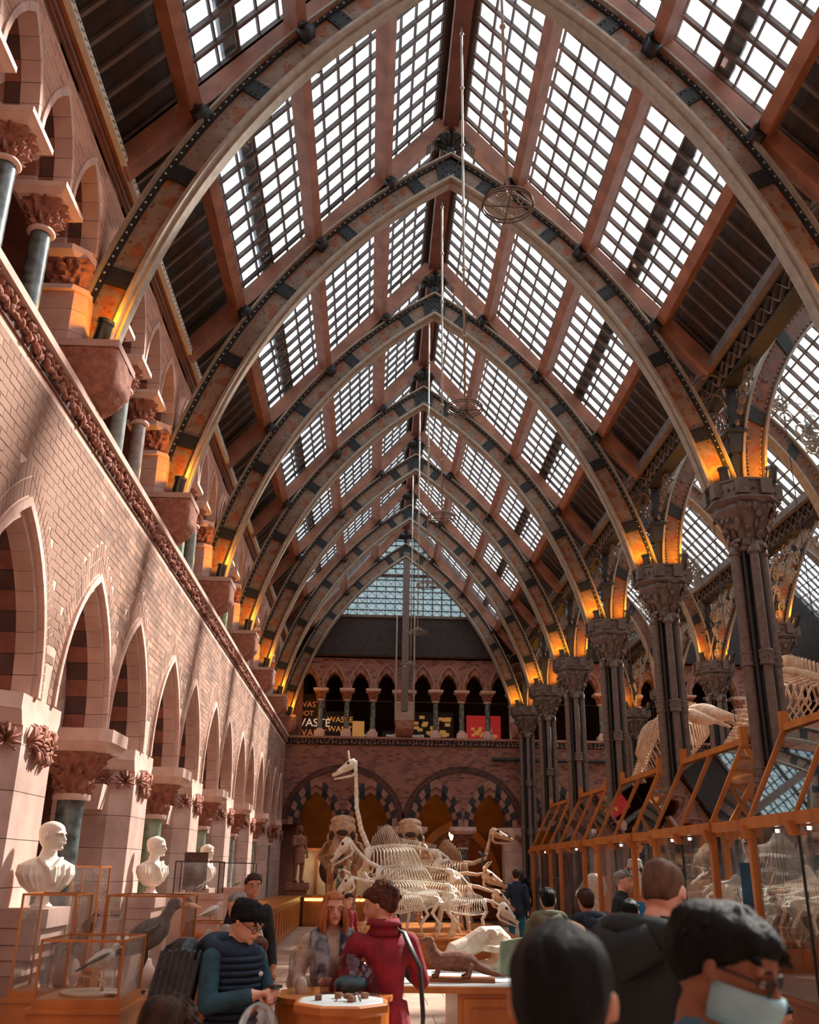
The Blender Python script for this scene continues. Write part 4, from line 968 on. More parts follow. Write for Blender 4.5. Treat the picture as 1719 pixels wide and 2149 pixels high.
def skeleton(name, label, cat, x, y, z, rz, L, H, neck, skull, sk_len, pitch=.2, bm='bone', nr=15, rib=.2, tail=.5, spines=.1, group='skeletons mounted on the oak plinths'):
    """L trunk length, H height at the withers, neck: list of (forward, up) steps from the withers as fractions of H"""
    t = thing(name, label, cat, (x, y, z), rz, group)
    def put(nm, m, sm_=True): mk(nm, fixn(m.mesh(nm, bm, sm_)), t)
    sp = [Vector((-L / 2 + L * k / 12, 0, H * (.93 + .05 * sin(pi * k / 12) + .03 * k / 12))) for k in range(13)]
    m = MB(); th = .018 * H + .008
    for k in range(36):
        p = sp[int(k / 3)].lerp(sp[min(int(k / 3) + 1, 12)], (k % 3) / 3); m.ball(p, (th * .9, th * 1.1, th), 6, 4)
        hgt = spines * H * (.5 + 1.2 * math.exp(-((k - 29) / 6) ** 2)); m.beam(p, p + Vector((-.25 * hgt, 0, hgt)), .012, th * 1.1, (0, 1, 0))
    put('spine', m)
    m = MB(); nk = [sp[12] + Vector((a * H, 0, b * H)) for a, b in [(0, 0)] + neck]; c = []
    for a, b in zip(nk, nk[1:]):
        for q in range(4): c.append(a.lerp(b, q / 4))
    c.append(nk[-1])
    for k, p in enumerate(c): s_ = th * (1.9 - .8 * k / len(c)); m.ball(p, (s_ * .95, s_ * 1.1, s_ * .95), 7, 4)
    m.tube(c, [th * (1.55 - .7 * k / len(c)) for k in range(len(c))], 7); put('neck', m)
    m = MB()
    if tail:
        tp = [sp[0] + Vector((-tail * H * .2 * k, 0, -tail * H * .12 * k * k * .35)) for k in range(6)]
        m.tube(tp, [th, th * .9, th * .7, th * .6, th * .4, th * .2], 6)
        for k in range(5): m.ball(tp[k], th * 1.2 * (1 - .15 * k), 6, 4)
        put('tail', m)
    m = MB()
    for k in range(nr):
        u = k / (nr - 1); p = sp[0].lerp(sp[12], .40 + .55 * u); i_ = (.40 + .55 * u) * 12; p.z = sp[int(i_)].lerp(sp[min(12, int(i_) + 1)], i_ % 1).z
        R = rib * H * (.75 + .45 * sin(pi * min(1, (1 - u) * .75 + .25))); dp = H * (.32 + .1 * sin(pi * u)); back = -.20 * H * (1 - u) - .05 * H
        for s in (-1, 1): m.tube([(p.x, s * .02, p.z), (p.x - .02 * H + back * .2, s * R * .72, p.z - dp * .14), (p.x + back * .6, s * R, p.z - dp * .55), (p.x + back + .03 * H, s * R * .62, p.z - dp * .9), (p.x + .06 * H, s * R * .2, p.z - dp)], [.008 * H, .0105 * H, .010 * H, .008 * H, .005 * H], 5)
    m.tube([(sp[6].x, 0, H * .6), (sp[9].x, 0, H * .54), (sp[12].x, 0, H * .6)], .02 * H, 6); put('rib_cage', m)
    fx, hx = sp[12].x - .02 * H, sp[0].x
    for s in (-1, 1):
        m = MB(); m.loft([[(fx - .05 * H, s * .13 * H, H * .96), (fx + .06 * H, s * .12 * H, H * .96), (fx + .06 * H, s * .14 * H, H * .95), (fx - .05 * H, s * .15 * H, H * .95)], [(fx + .04 * H, s * .16 * H, H * .68), (fx + .1 * H, s * .16 * H, H * .68), (fx + .1 * H, s * .18 * H, H * .68), (fx + .04 * H, s * .18 * H, H * .68)]]); put('shoulder_blade', m)
        m = MB(); yy = s * .15 * H
        J = [(fx + .08 * H, yy, H * .66), (fx - .04 * H, yy, H * .46), (fx + .0 * H, yy, H * .25), (fx + .02 * H, yy, H * .07), (fx + .06 * H, yy, 0.0)]
        for a, b, r in zip(J, J[1:], (.03, .024, .02, .022)): limb(m, a, b, r * H * 1.25, r * H, 7)
        for a in J[1:4]: m.ball(a, .034 * H, 7, 5)
        put('leg', m)
        m = MB(); m.tube([(hx + .05 * H, s * .03 * H, H * .94), (hx - .02 * H, s * .13 * H, H * .92), (hx - .08 * H, s * .10 * H, H * .8), (hx - .16 * H, s * .06 * H, H * .82)], [.03 * H, .045 * H, .035 * H, .03 * H], 7); put('pelvis', m)
        m = MB(); J = [(hx - .06 * H, yy, H * .82), (hx + .10 * H, yy, H * .56), (hx - .1 * H, yy, H * .3), (hx - .06 * H, yy, H * .07), (hx - .02 * H, yy, 0.0)]
        for a, b, r in zip(J, J[1:], (.036, .028, .02, .022)): limb(m, a, b, r * H * 1.25, r * H, 7)
        for a in J[1:4]: m.ball(a, .038 * H, 7, 5)
        put('leg', m)
    key = (skull, bm)
    if key not in _sk: _sk[key] = [skull_mesh(skull, bm)] + socket_mesh(skull)
    o = mk('skull', _sk[key][0], t, nk[-1]); o.scale = (sk_len,) * 3; o.rotation_euler = (0, pitch, 0)
    for me in _sk[key][1:]: mk('socket', me, o)
    return t
# plinths
def counter(name, label, x0, x1, y0, y1, h, nx=3, m='oak', cat='counter', group=None, top='oak', ny=0):
    t = thing(name, label, cat, ((x0 + x1) / 2, (y0 + y1) / 2, 0), 0, group); w, d = (x1 - x0) / 2, (y1 - y0) / 2
    b = MB(); b.box(-w, w, -d, d, .08, h - .05); b.box(-w + .04, w - .04, -d + .04, d - .04, 0, .08); cc = mk('carcass', b.mesh('carcass', m), t)
    mk('worktop', MB().box(-w - .04, w + .04, -d - .04, d + .04, h - .05, h).mesh('worktop', top), t)
    def pan(a, b, fx):
        q = MB()
        for (u0, u1, z0, z1) in ((a + .02, b - .02, .14, .2), (a + .02, b - .02, h - .17, h - .11), (a + .02, a + .08, .2, h - .17), (b - .08, b - .02, .2, h - .17)):
            if fx == 'y': q.box(u0, u1, -d - .016, -d, z0, z1)
            elif fx == 'x+': q.box(w, w + .016, u0, u1, z0, z1)
            else: q.box(-w - .016, -w, u0, u1, z0, z1)
        mk('door_panel', q.mesh('door_panel', m), cc)
    for k in range(nx): pan(-w + 2 * w * k / nx, -w + 2 * w * (k + 1) / nx, 'y')
    for k in range(ny): pan(-d + 2 * d * k / ny, -d + 2 * d * (k + 1) / ny, 'x+'); pan(-d + 2 * d * k / ny, -d + 2 * d * (k + 1) / ny, 'x-')
    return t
counter('oak_plinth', 'long low panelled oak plinth under the mounted skeletons', -.9, 3.05, 19.9, 25.6, .55, 7, ny=8, cat='plinth')
P0 = .55
G1 = [(-.12, .25), (-.22, .6), (-.26, .95)]
skeleton('giraffe_skeleton', 'pale giraffe skeleton with upright neck towering over the other mounts', 'skeleton', .75, 22.6, P0, pi, 1.5, 1.75, [(.10, .22), (.17, .5), (.19, .85), (.20, 1.08)], 'giraffe', .62, .42, 'bone', 13, .2, .4, .16)
skeleton('horse_skeleton', 'white horse skeleton, skull turned down, below the giraffe', 'skeleton', .98, 21.3, P0, pi, 1.5, 1.32, [(.2, .1), (.38, .28), (.48, .42)], 'horse', .60, .75, 'bone', 17, .23, .5, .12)
skeleton('ox_skeleton', 'white ox skeleton with curved horns beside the horse skeleton', 'skeleton', .92, 20.6, P0, pi, 1.45, 1.02, [(.2, .02), (.38, .06), (.5, .1)], 'cow', .5, .7, 'bone', 15, .24, .4, .12)
skeleton('goat_skeleton', 'small white goat skeleton at the front corner of the plinth', 'skeleton', .9, 20.15, P0, pi, .95, .78, [(.2, .1), (.3, .2)], 'deer', .3, .6, 'bone', 14, .22, .3, .1)
skeleton('tapir_skeleton', 'pale low-slung skeleton standing end-on in the middle of the plinth', 'skeleton', 1.25, 20.4, P0, pi, .9, .85, [(.2, .0), (.3, -.02)], 'pig', .4, .5, 'bone', 15, .26, .3, .08)
skeleton('bison_skeleton', 'brown bison skeleton with tall shoulder spines facing the cases', 'skeleton', 1.5, 23.4, P0, 0, 1.5, 1.45, [(.15, .0), (.34, .08), (.42, .36), (.44, .5)], 'camel', .55, .25, 'bone_warm', 15, .24, .5, .2)
skeleton('dark_skeleton', 'blackened old skeleton with a long tail behind the warm-toned mounts', 'skeleton', 1.5, 22.6, P0, 0, 1.4, 1.15, [(.18, .04), (.34, .02)], 'deer', .42, .2, 'bone_dark', 14, .22, .9, .1)
skeleton('cow_skeleton', 'horned cow skeleton with its skull thrust past the plinth end', 'skeleton', 1.15, 21.6, P0, 0, 1.55, 1.2, [(.18, .02), (.36, .0), (.46, .02)], 'cow', .58, .35, 'bone_warm', 17, .26, .5, .08)
skeleton('pony_skeleton', 'warm-toned pony skeleton with lowered head below the horned cow skull', 'skeleton', 1.35, 20.9, P0, 0, 1.5, .98, [(.2, -.02), (.38, -.08), (.52, -.12)], 'horse', .55, .55, 'bone_warm', 17, .27, .5, .07)
skeleton('boar_skeleton', 'lowest pig skeleton at the front edge of the plinth', 'skeleton', 1.75, 20.3, P0, 0, 1.2, .72, [(.22, -.04), (.42, -.14)], 'pig', .5, .6, 'bone', 17, .28, .3, .1)
for k, (x, y, s, lb) in enumerate(((-.62, 23.9, .98, 'elephant skeleton seen head-on, taller skull left of the giraffe neck'), (1.0, 24.6, .95, 'elephant skeleton seen head-on, skull right of the giraffe body'))):
    t = skeleton('elephant_skeleton', lb, 'skeleton', x, y + .6, P0, -pi / 2, 1.5, 1.95, [(.14, .04), (.2, .06)], 'elephant', .72 * s, .05, 'bone_brown', 15, .26, .4, .06)
# whale skeletons hung from the aisle roof
def whale(label, pts, rmax, n, bm='bone_warm'):
    p = [Vector(q) for q in pts]; c = sum(p, Vector()) / len(p); t = thing('whale_skeleton', label, 'skeleton', c, 0, 'whale skeletons hung over the side aisle'); p = [q - c for q in p]
    def cur(u):
        i = min(int(u * (len(p) - 1)), len(p) - 2); f = u * (len(p) - 1) - i
        p0, p1, p2, p3 = p[max(i - 1, 0)], p[i], p[i + 1], p[min(i + 2, len(p) - 1)]
        return .5 * ((2 * p1) + (p2 - p0) * f + (2 * p0 - 5 * p1 + 4 * p2 - p3) * f * f + (3 * p1 - p0 - 3 * p2 + p3) * f ** 3)
    m = MB()
    for k in range(n):
        u = k / n; q = cur(u); s = rmax * .13 * (1 - .7 * abs(u - .3)); m.ball(q, (s, s, s), 7, 4); m.beam(q, q + Vector((0, 0, s * 3.4)), .02, s * .9, (0, 1, 0)); m.beam(q - Vector((s * 2.2, 0, 0)), q + Vector((s * 2.2, 0, 0)), .02, s, (0, 0, 1))
    mk('spine', m.mesh('spine', bm, True), t)
    m = MB()
    for k in range(15):
        u = .06 + .42 * k / 14; q = cur(u); R = rmax * (.55 + .45 * sin(pi * (k + 1) / 16)); d = (cur(u + .02) - q).normalized(); a = d.cross(Vector((0, 0, 1))).normalized()
        for s in (-1, 1): m.tube([q, q + a * s * R * .75 + Vector((0, 0, -R * .25)), q + a * s * R * .95 + Vector((0, 0, -R * .95)) + d * R * .2, q + a * s * R * .5 + Vector((0, 0, -R * 1.6)) + d * R * .45], [rmax * .03, rmax * .04, rmax * .035, rmax * .015], 5)
    mk('rib_cage', m.mesh('rib_cage', bm, True), t)
    m = MB(); q = cur(0); d = (cur(0) - cur(.08)).normalized()
    a = d.cross(Vector((0, 0, 1))).normalized()
    for s in (-1, 1): m.tube([q + a * s * rmax * .3, q + d * rmax * .8 + a * s * rmax * .5, q + d * rmax * 2.2 + a * s * rmax * .15 - Vector((0, 0, rmax * .3))], [rmax * .16, rmax * .14, rmax * .04], 7)
    m.tube([q - d * rmax * .1, q + d * rmax * .6, q + d * rmax * 2.3], [rmax * .3, rmax * .35, rmax * .06], 9); mk('skull', m.mesh('skull', bm, True), t)
    m = MB()
    for u in (.1, .45, .8): m.tube([cur(u), cur(u) + Vector((0, 0, 12.0 - c.z - cur(u).z))], .008, 4)
    mk('hanging_wire', m.mesh('hanging_wire', 'iron_dark'), t)
whale('curled whale skeleton hung between the first two iron columns', [(7.0, 13.9, 4.5), (7.0, 14.9, 4.85), (7.1, 16.1, 5.1), (7.15, 17.3, 4.9), (7.2, 18.6, 4.4), (7.25, 19.6, 4.1)], .62, 44)
whale('pale whale skeleton with hanging tail beyond the second iron column', [(7.4, 21.4, 5.2), (7.2, 22.6, 5.35), (7.1, 24.0, 5.0), (7.1, 25.2, 4.4), (7.0, 26.0, 3.9)], .72, 40)
whale('whale skeleton at the edge above the nearest gabled case', [(7.3, 8.8, 4.7), (7.3, 10.0, 5.0), (7.4, 11.2, 4.9), (7.4, 12.4, 4.7)], .7, 36)

# ------------------------------------------------------------------ beasts and birds (one fused skin each)
def beast(name, label, cat, x, y, z, rz, s, fur, head='bison', voxel=.018):
    m = MB()
    m.loft([[(px, w * cos(2 * pi * i / 14), h * sin(2 * pi * i / 14) + pz) for i in range(14)] for px, w, h, pz in ((-.62, .06, .10, .92), (-.55, .17, .22, .9), (-.3, .22, .27, .88), (.05, .24, .31, .9), (.32, .22, .34, 1.0), (.5, .15, .26, .98), (.6, .08, .14, .95))])
    limb(m, (.48, 0, .98), (.78, 0, .84), .17, .12, 10); limb(m, (.78, 0, .84), (.98, 0, .64), .11, .07, 10)
    for s_ in (-1, 1):
        limb(m, (.36, s_ * .14, .78), (.34, s_ * .14, .4), .10, .055); limb(m, (.34, s_ * .14, .4), (.36, s_ * .14, .04), .05, .045)
        limb(m, (-.48, s_ * .14, .82), (-.4, s_ * .15, .52), .14, .075); limb(m, (-.4, s_ * .15, .52), (-.52, s_ * .15, .3), .065, .045); limb(m, (-.52, s_ * .15, .3), (-.49, s_ * .15, .04), .045, .045)
        m.tube([(.72, s_ * .1, .96), (.7, s_ * .22, 1.02), (.74, s_ * .26, 1.14)], [.04, .03, .01], 6)
        limb(m, (.66, s_ * .12, .92), (.6, s_ * .2, .9), .04, .02, 6)
    limb(m, (-.6, 0, .95), (-.68, 0, .5), .03, .02, 6)
    me = fuse(m, voxel, 'body', fur); t = thing(name, label, cat, (x, y, z), rz); b = mk('body', me, t); b.scale = (s,) * 3
    e = MB()
    for s_ in (-1, 1): e.ball((.86, s_ * .09, .80), .014, 6, 4)
    o = mk('eyes', e.mesh('eyes', 'black', True), t); o.scale = (s,) * 3
    return t
beast('stuffed_bison', 'shaggy brown stuffed bison calf in the nearest gabled case', 'stuffed animal', 5.3, 11.6, .47, -pi / 2 - .3, .62, 'fur_brown')
beast('stuffed_boar', 'dark brown stuffed animal at the foot of the second case, beyond the oak posts', 'stuffed animal', 5.5, 14.6, .47, pi + .3, .75, 'fur_brown')
skeleton('zebra_skeleton', 'pale skeleton with raised skull inside the nearest gabled case', 'skeleton', 5.4, 12.35, .96, -pi / 2 + .25, .62, .72, [(.12, .26), (.2, .52)], 'horse', .34, .45, 'bone', 14, .22, .3, .2, 'skeletons in the oak cases')
panel(5.4, 12.35, .48, .945, .8, 0, 'oak_dark', 'dark stand under the pale skeleton in the nearest case', 'skeleton_stand', 'stand', 0)
skeleton('deer_skeleton', 'slender pale skeleton inside the second gabled case', 'skeleton', 5.5, 15.2, .9, .4, .7, .75, [(.05, .3), (.1, .5)], 'deer', .28, .4, 'bone', 14, .22, .3, .12, 'skeletons in the oak cases')
t = thing('elephant_skull', 'white elephant skull hung high in the third gabled case', 'skull', (5.45, 20.3, 1.85), -1.9); 
o = mk('skull', skull_mesh('elephant'), t); o.scale = (.36,) * 3
for me in socket_mesh('elephant'): mk('socket', me, o)
mk('stand_rod', MB().lathe([(.02, -1.4), (.02, 0)], 8).mesh('stand_rod', 'steel'), t)
t = thing('horse_head_mount', 'cream shaggy animal mount low in the fourth case', 'stuffed animal', (5.3, 23.4, .47), 2.6)
m = MB(); m.ball((0, 0, 1.0), (.3, .24, .3), 12, 8); limb(m, (.1, 0, 1.1), (.38, 0, .82), .16, .1); limb(m, (0, 0, 0), (0, 0, .9), .16, .2); mk('body', fuse(m, .025, 'body', 'feather_white'), t)

def bird(name, label, x, y, z, rz, s, cols, long_legs=.12, beak=(.09, .02), neck=.16, up=.5, base=None, tail=.22, voxel=None):
    """facing +x, size 1 = body length about .45; cols = plumage, wing, beak"""
    t = thing(name, label, 'stuffed bird', (x, y, z), rz); L = long_legs
    m = MB(); c = Vector((0, 0, L + .14)); f = Vector((cos(up), 0, sin(up)))
    b0, b1 = c - f * .2, c + f * .16
    m.tube([b0 - f * .06, b0, c - f * .06, c + f * .06, b1, b1 + f * .05], [.02, .07, .115, .12, .085, .03], 12)
    h = b1 + Vector((neck * .35, 0, neck)); m.tube([b1 - f * .04, b1.lerp(h, .5) + Vector((-.01, 0, 0)), h], [.08, .05, .045], 10); m.ball(h + Vector((.02, 0, .02)), (.062, .05, .055), 10, 7)
    me = fuse(m, voxel or .012, 'plumage', cols[0]); o = mk('plumage', me, t); o.scale = (s,) * 3
    def sc(nm, mb, mt, smooth=True): q = mk(nm, mb.mesh(nm, mt, smooth), t); q.scale = (s,) * 3
    for sd in (-1, 1):
        w = MB(); g = Vector((0, sd * .115, .03))
        w.tube([b1 + g - f * .03, c + g * 1.05, b0 + g * .75 - f * .06, b0 + g * .4 - f * .2], [.03, .085, .055, .012], 9, flat=.32); sc('wing', w, cols[1])
        l = MB(); hip = c + Vector((-.02, sd * .05, -.05)); l.tube([hip, hip + Vector((.03, 0, -.05 - L * .25)), (hip.x - .02, hip.y, L * .35), (hip.x + .01, hip.y, .0)], [.04, .018, .012, .01], 6)
        for a in (-.5, 0, .5): l.tube([(hip.x, hip.y, .008), (hip.x + .06 * cos(a), hip.y + .06 * sin(a), .004)], [.008, .004], 5)
        sc('leg', l, cols[2] if len(cols) < 4 else cols[3])
    w = MB(); w.tube([b0, b0 - f * tail * .6, b0 - f * tail], [.05, .045, .03], 8, flat=.3); sc('tail', w, cols[1])
    w = MB(); hb = h + Vector((.07, 0, .02)); w.tube([hb, hb + Vector((beak[0] * .6, 0, -.012)), hb + Vector((beak[0], 0, -.035))], [beak[1], beak[1] * .7, .004], 7); sc('beak', w, cols[2])
    w = MB()
    for sd in (-1, 1): w.ball(h + Vector((.05, sd * .042, .035)), .008, 6, 4)
    sc('eyes', w, 'black')
    if base: q = mk('base', MB().lathe([(base, -.012), (base, 0.0)], 24).mesh('base', 'oak_dark'), t)
    return t
def vitrine(label, x0, x1, y0, y1, z0, z1, cab=True, frame='oak', m='oak', name='glass_case'):
    t = thing(name, label, 'display case', ((x0 + x1) / 2, (y0 + y1) / 2, 0)); w, d = (x1 - x0) / 2, (y1 - y0) / 2; e = .0075
    if cab:
        b = MB(); b.box(-w - .03, w + .03, -d - .03, d + .03, .06, z0 - .06); b.box(-w, w, -d, d, 0, .06); b.box(-w - .045, w + .045, -d - .045, d + .045, z0 - .075, z0 - .05); mk('cabinet', b.mesh('cabinet', m), t)
    mk('base_frame', MB().box(-w - .01, w + .01, -d - .01, d + .01, z0 - .05, z0).mesh('base_frame', m), t)
    f = MB()
    for sx in (-1, 1):
        for sy in (-1, 1): mk('upright', MB().box(sx * w - e, sx * w + e, sy * d - e, sy * d + e, z0, z1).mesh('upright', frame), t)
    for s in (-1, 1): f.box(-w, w, s * d - e, s * d + e, z1 - e, z1 + e); f.box(s * w - e, s * w + e, -d, d, z1 - e, z1 + e)
    mk('top_frame', f.mesh('top_frame', frame), t)
    for a in ((-w, w, -d - .002, -d + .002, z0, z1), (-w, w, d - .002, d + .002, z0, z1), (-w - .002, -w + .002, -d, d, z0, z1), (w - .002, w + .002, -d, d, z0, z1), (-w, w, -d, d, z1 - .002, z1 + .002)):
        mk('pane', MB().box(*a).mesh('pane', 'case_glass'), t)
    return t
vitrine('low glass case with a grey and white hawk on the near oak cabinet', -2.03, -1.52, 6.55, 7.15, 1.02, 1.35)
bird('stuffed_hawk', 'small grey and white hawk on a forked twig in the nearest glass case', -1.72, 6.85, 1.10, .15, .42, ('feather_white', 'feather_grey', 'beak'), .16, (.05, .016), .08, .45)
o = mk('turntable', MB().lathe([(.2, 1.022), (.2, 1.035), (.195, 1.036)], 32).mesh('turntable', 'cream_panel'), None, (-1.76, 6.85, 0), label='round wooden disc with a pale rim under the hawk', cat='disc')
t = thing('branch', 'forked grey twig standing on the round disc under the hawk', 'branch', (-1.72, 6.85, 1.036)); m = MB(); m.tube([(.02, 0, 0), (.03, 0, .05), (-.03, 0, .075), (-.14, .02, .09), (-.2, .02, .085)], [.012, .011, .01, .008, .003], 6); mk('stem', m.mesh('stem', 'bone_warm', True), t)
mk('specimen_card', MB().box(-.05, .05, -.03, .03, 1.036, 1.044).mesh('specimen_card', 'label_white'), None, (-1.62, 6.72, 0), label='white specimen card on the disc beside the hawk', cat='card')
vitrine('wide glass case holding the big grey stork, behind the hawk case', -2.14, -1.52, 8.5, 9.15, .80, 1.56)
bird('stuffed_stork', 'big grey stork with a heavy pink bill inside the wide glass case', -1.86, 8.8, .81, .12, .98, ('feather_grey', 'feather_grey', 'beak', 'feather_dark'), .30, (.2, .034), .15, .55)
vitrine('tall narrow glass case with a black and white bird, beside the dark marble column', -2.78, -2.52, 9.6, 9.95, .95, 1.78)
bird('stuffed_magpie', 'black bird with white wing flashes inside the tall narrow case', -2.62, 9.78, 1.13, .9, .5, ('feather_dark', 'feather_dark', 'bone_dark'), .1, (.07, .016), .06, .9)
mk('perch_block', MB().frus(-.08, .08, -.08, .08, .95, -.05, .05, -.05, .05, 1.13).mesh('perch_block', 'pink_plain'), None, (-2.62, 9.78, 0), label='pinkish block the black and white bird stands on', cat='block')
vitrine('small glass case below the first white bust', -2.62, -2.22, 7.85, 8.3, .92, 1.58)
bird('stuffed_duck', 'small dark-headed bird in the case below the first bust', -2.3, 8.05, 1.18, .3, .3, ('feather_white', 'feather_grey', 'bone_dark'), .1, (.05, .014), .06, .3)
mk('rock_perch', fuse(MB().ball((0, 0, .1), (.13, .12, .13), 10, 7), .02, 'rock_perch', 'pink_plain'), None, (-2.3, 8.05, .93), label='pink rock under the small dark-headed bird', cat='rock')
vitrine('glass case with white cockatoos on an oak cabinet beyond the stork', -1.92, -1.55, 11.0, 11.5, .66, 1.23)
bird('stuffed_cockatoo', 'white cockatoo with lowered head in the case beyond the stork', -1.78, 11.25, .84, .6, .55, ('feather_white', 'feather_white', 'beak'), .12, (.06, .02), .1, 1.1)
bird('stuffed_gull', 'white bird perched on top of the cockatoo case', -1.7, 11.25, 1.25, .3, .42, ('feather_white', 'feather_white', 'beak'), .08, (.06, .02), .08, .4)
for k, (yy, lb) in enumerate(((15.0, 'thin-framed glass case on a bracket by the third pier'), (19.4, 'thin-framed glass case on a bracket by the fourth pier'))):
    vitrine(lb, -2.85, -2.2, yy, yy + .5, 1.42, 1.86, True, 'iron_dark', 'pink_plain')
    bird('stuffed_finch', f'tiny bird inside the {("nearer", "farther")[k]} thin-framed bracket case', -2.5, yy + .25, 1.43, .3, .3, ('feather_white', 'feather_grey', 'beak'), .1)
counter('oak_desk', 'small oak desk against the arcade before the far counters', -2.5, -1.75, 14.2, 15.0, .95, 1)
# black satchel-like carcass on a pole
t = thing('draped_coat', 'glossy black puffy coat hung on a black pole beside the stork case', 'coat', (-1.12, 6.2, 0))
m = MB(); m.lathe([(.03, .0), (.018, .03), (.018, .95)], 10); m.lathe([(.16, 0), (.16, .012)], 20); mk('pole', m.mesh('pole', 'black'), t)
m = MB(); random.seed(5)
m.loft([[(w * cos(2 * pi * i / 16) + o_, d * sin(2 * pi * i / 16), z) for i in range(16)] for z, w, d, o_ in ((.86, .02, .02, -.06), (.9, .09, .06, -.03), (1.0, .13, .09, -.01), (1.15, .14, .1, 0), (1.28, .125, .1, .02), (1.36, .10, .08, .03), (1.4, .05, .05, .05))])
for k in range(7): x = -.11 + .037 * k; m.tube([(x - .02, -.085, .92 + .03 * (k % 3)), (x, -.1, 1.1), (x + .04, -.085, 1.34)], [.012, .022, .012], 6)
for x in (-.1, .06): m.tube([(x, 0, .95), (x - .01, 0, .82), (x - .02, 0, .78)], [.045, .03, .01], 7)

mat('satin_black', rgb(34, 42, 48), rgb(18, 22, 26), 9, .28); me = fuse(m, .009, 'coat', 'satin_black', 1); mk('coat', me, t)

# ------------------------------------------------------------------ centre of the floor
def dome(name, label, x, y, z, r, hgt, tall=0., inside=None):
    t = thing(name, label, 'glass dome', (x, y, z)); pr = [(r, 0), (r, tall)] + [(r * cos(a), tall + (hgt - tall) * sin(a)) for a in [pi / 2 * k / 10 for k in range(1, 10)]] + [(.004, hgt)]
    mk('glass', MB().lathe(pr, 36, cap=False).mesh('glass', 'dome_glass', True), t); mk('rim', MB().lathe([(r + .012, -.012), (r + .012, .006), (r - .004, .006)], 36).mesh('rim', 'oak_dark'), t); return t
t = thing('octagonal_table', 'eight-sided pale oak display table with lettering on its side', 'table', (-.13, 6.0, 0))
m = MB(); m.lathe([(.245, 0), (.245, 1.04)], 8, a0=pi / 8); mk('body', m.mesh('body', 'oak'), t)
m = MB(); m.lathe([(.25, 1.03), (.285, 1.05), (.285, 1.085), (.265, 1.095)], 8, a0=pi / 8); mk('rim', m.mesh('rim', 'oak'), t)
mk('white_surface', MB().lathe([(.26, 1.094), (.24, 1.1)], 8, a0=pi / 8).mesh('white_surface', 'white_top'), t)
fc = bpy.data.curves.new('lettering', 'FONT'); fc.body = '(R)EVOLUTION'; fc.size = .036; fc.extrude = .001; fc.align_x = 'CENTER'
lo = bpy.data.objects.new('tmp', fc); TS.collection.objects.link(lo); lm = bpy.data.meshes.new_from_object(lo.evaluated_get(ts_graph())); bpy.data.objects.remove(lo)
lm.materials.clear(); lm.materials.append(MATS['oak_dark']); mk('lettering', lm, t, (-.0, -.2275, .93), (pi / 2, 0, 0))
for k, (x, y) in enumerate(((-.13, -.05), (.06, -.12), (.13, .05), (-.02, .04))):
    mk('fossil_block', fuse(MB().box(-.02, .02, -.018, .018, 0, .032), .006, 'fossil_block', 'fur_otter'), None, (-.13 + x, 6.0 + y, 1.099), (0, 0, k), label=f'small brown fossil block, {ORD[k]} from the table corner under the scarf woman', cat='fossil')
t = thing('bronze_crab', 'little bronze crab-like model on the white table top', 'model', (-.09, 5.93, 1.099)); m = MB(); m.ball((0, 0, .025), (.035, .025, .016), 9, 6)
for s in (-1, 1):
    for k in range(3): m.tube([(s * .02, .012 * (k - 1), .025), (s * .05, .022 * (k - 1), .04), (s * .07, .03 * (k - 1), 0)], [.006, .005, .003], 5)
mk('body', m.mesh('body', 'fur_otter', True), t)
t = thing('round_stand', 'round oak stand behind the octagonal table, under two glass domes', 'stand', (-.2, 6.62, 0)); mk('drum', MB().lathe([(.36, 0), (.36, 1.02), (.38, 1.03), (.38, 1.06)], 32).mesh('drum', 'oak'), t)
dome('glass_dome', 'big round glass dome over a dark teal mount, in front of the red jacket', -.09, 6.55, 1.06, .19, .24)
mk('dark_mount', fuse(MB().ball((0, 0, .05), (.11, .08, .05), 12, 8), .01, 'dark_mount', 'teal_panel'), None, (-.09, 6.58, 1.07), label='dark teal lump inside the big glass dome', cat='mount')
dome('bell_jar', 'tall narrow glass bell jar beside the big dome', -.40, 6.62, 1.0, .085, .34, .24)
mk('jar_specimen', fuse(MB().ball((0, 0, .08), (.04, .04, .08), 10, 7), .01, 'jar_specimen', 'feather_white'), None, (-.40, 6.62, 1.0), label='pale specimen inside the tall bell jar', cat='specimen')
t = thing('low_table', 'low pale-topped round table under the dome near the two children', 'table', (-.46, 5.0, 0)); m = MB(); m.lathe([(.3, 0), (.3, .9), (.34, .92), (.34, .95)], 28); mk('drum', m.mesh('drum', 'oak'), t); mk('top', MB().lathe([(.335, .95), (.335, .956)], 28).mesh('top', 'white_top'), t)
dome('glass_dome', 'low glass dome beside the smallest child, reflecting the roof', -.5, 5.05, .957, .105, .24, .08)
# otter table
t = thing('otter_table', 'oak cabinet table with a white top under the otter', 'table', (1.1, 10.9, 0))
mk('cabinet', MB().box(-.2, .85, -.75, .75, 0, .68).mesh('cabinet', 'oak'), t)
m = MB(); m.box(-.14, .5, -.766, -.75, .56, .63); m.box(-.14, .5, -.766, -.75, .05, .11); m.box(-.14, -.07, -.766, -.75, .11, .56); m.box(.43, .5, -.766, -.75, .11, .56); mk('door_panel', m.mesh('door_panel', 'oak'), t)
mk('top', MB().box(-.85, .9, -.8, .85, .68, .735).mesh('top', 'oak'), t); mk('white_sheet', MB().box(-.82, .87, -.76, .8, .735, .742).mesh('white_sheet', 'white_top'), t)
mk('leg', MB().box(-.8, -.74, .6, .66, 0, .68).mesh('leg', 'oak_dark'), t); 
mk('board', MB().box(-.42, .38, -.13, .13, 0, .035).mesh('board', 'oak_dark'), None, (.93, 10.55, .742), (0, 0, -.05), label='flat brown board the otter is mounted on', cat='board')
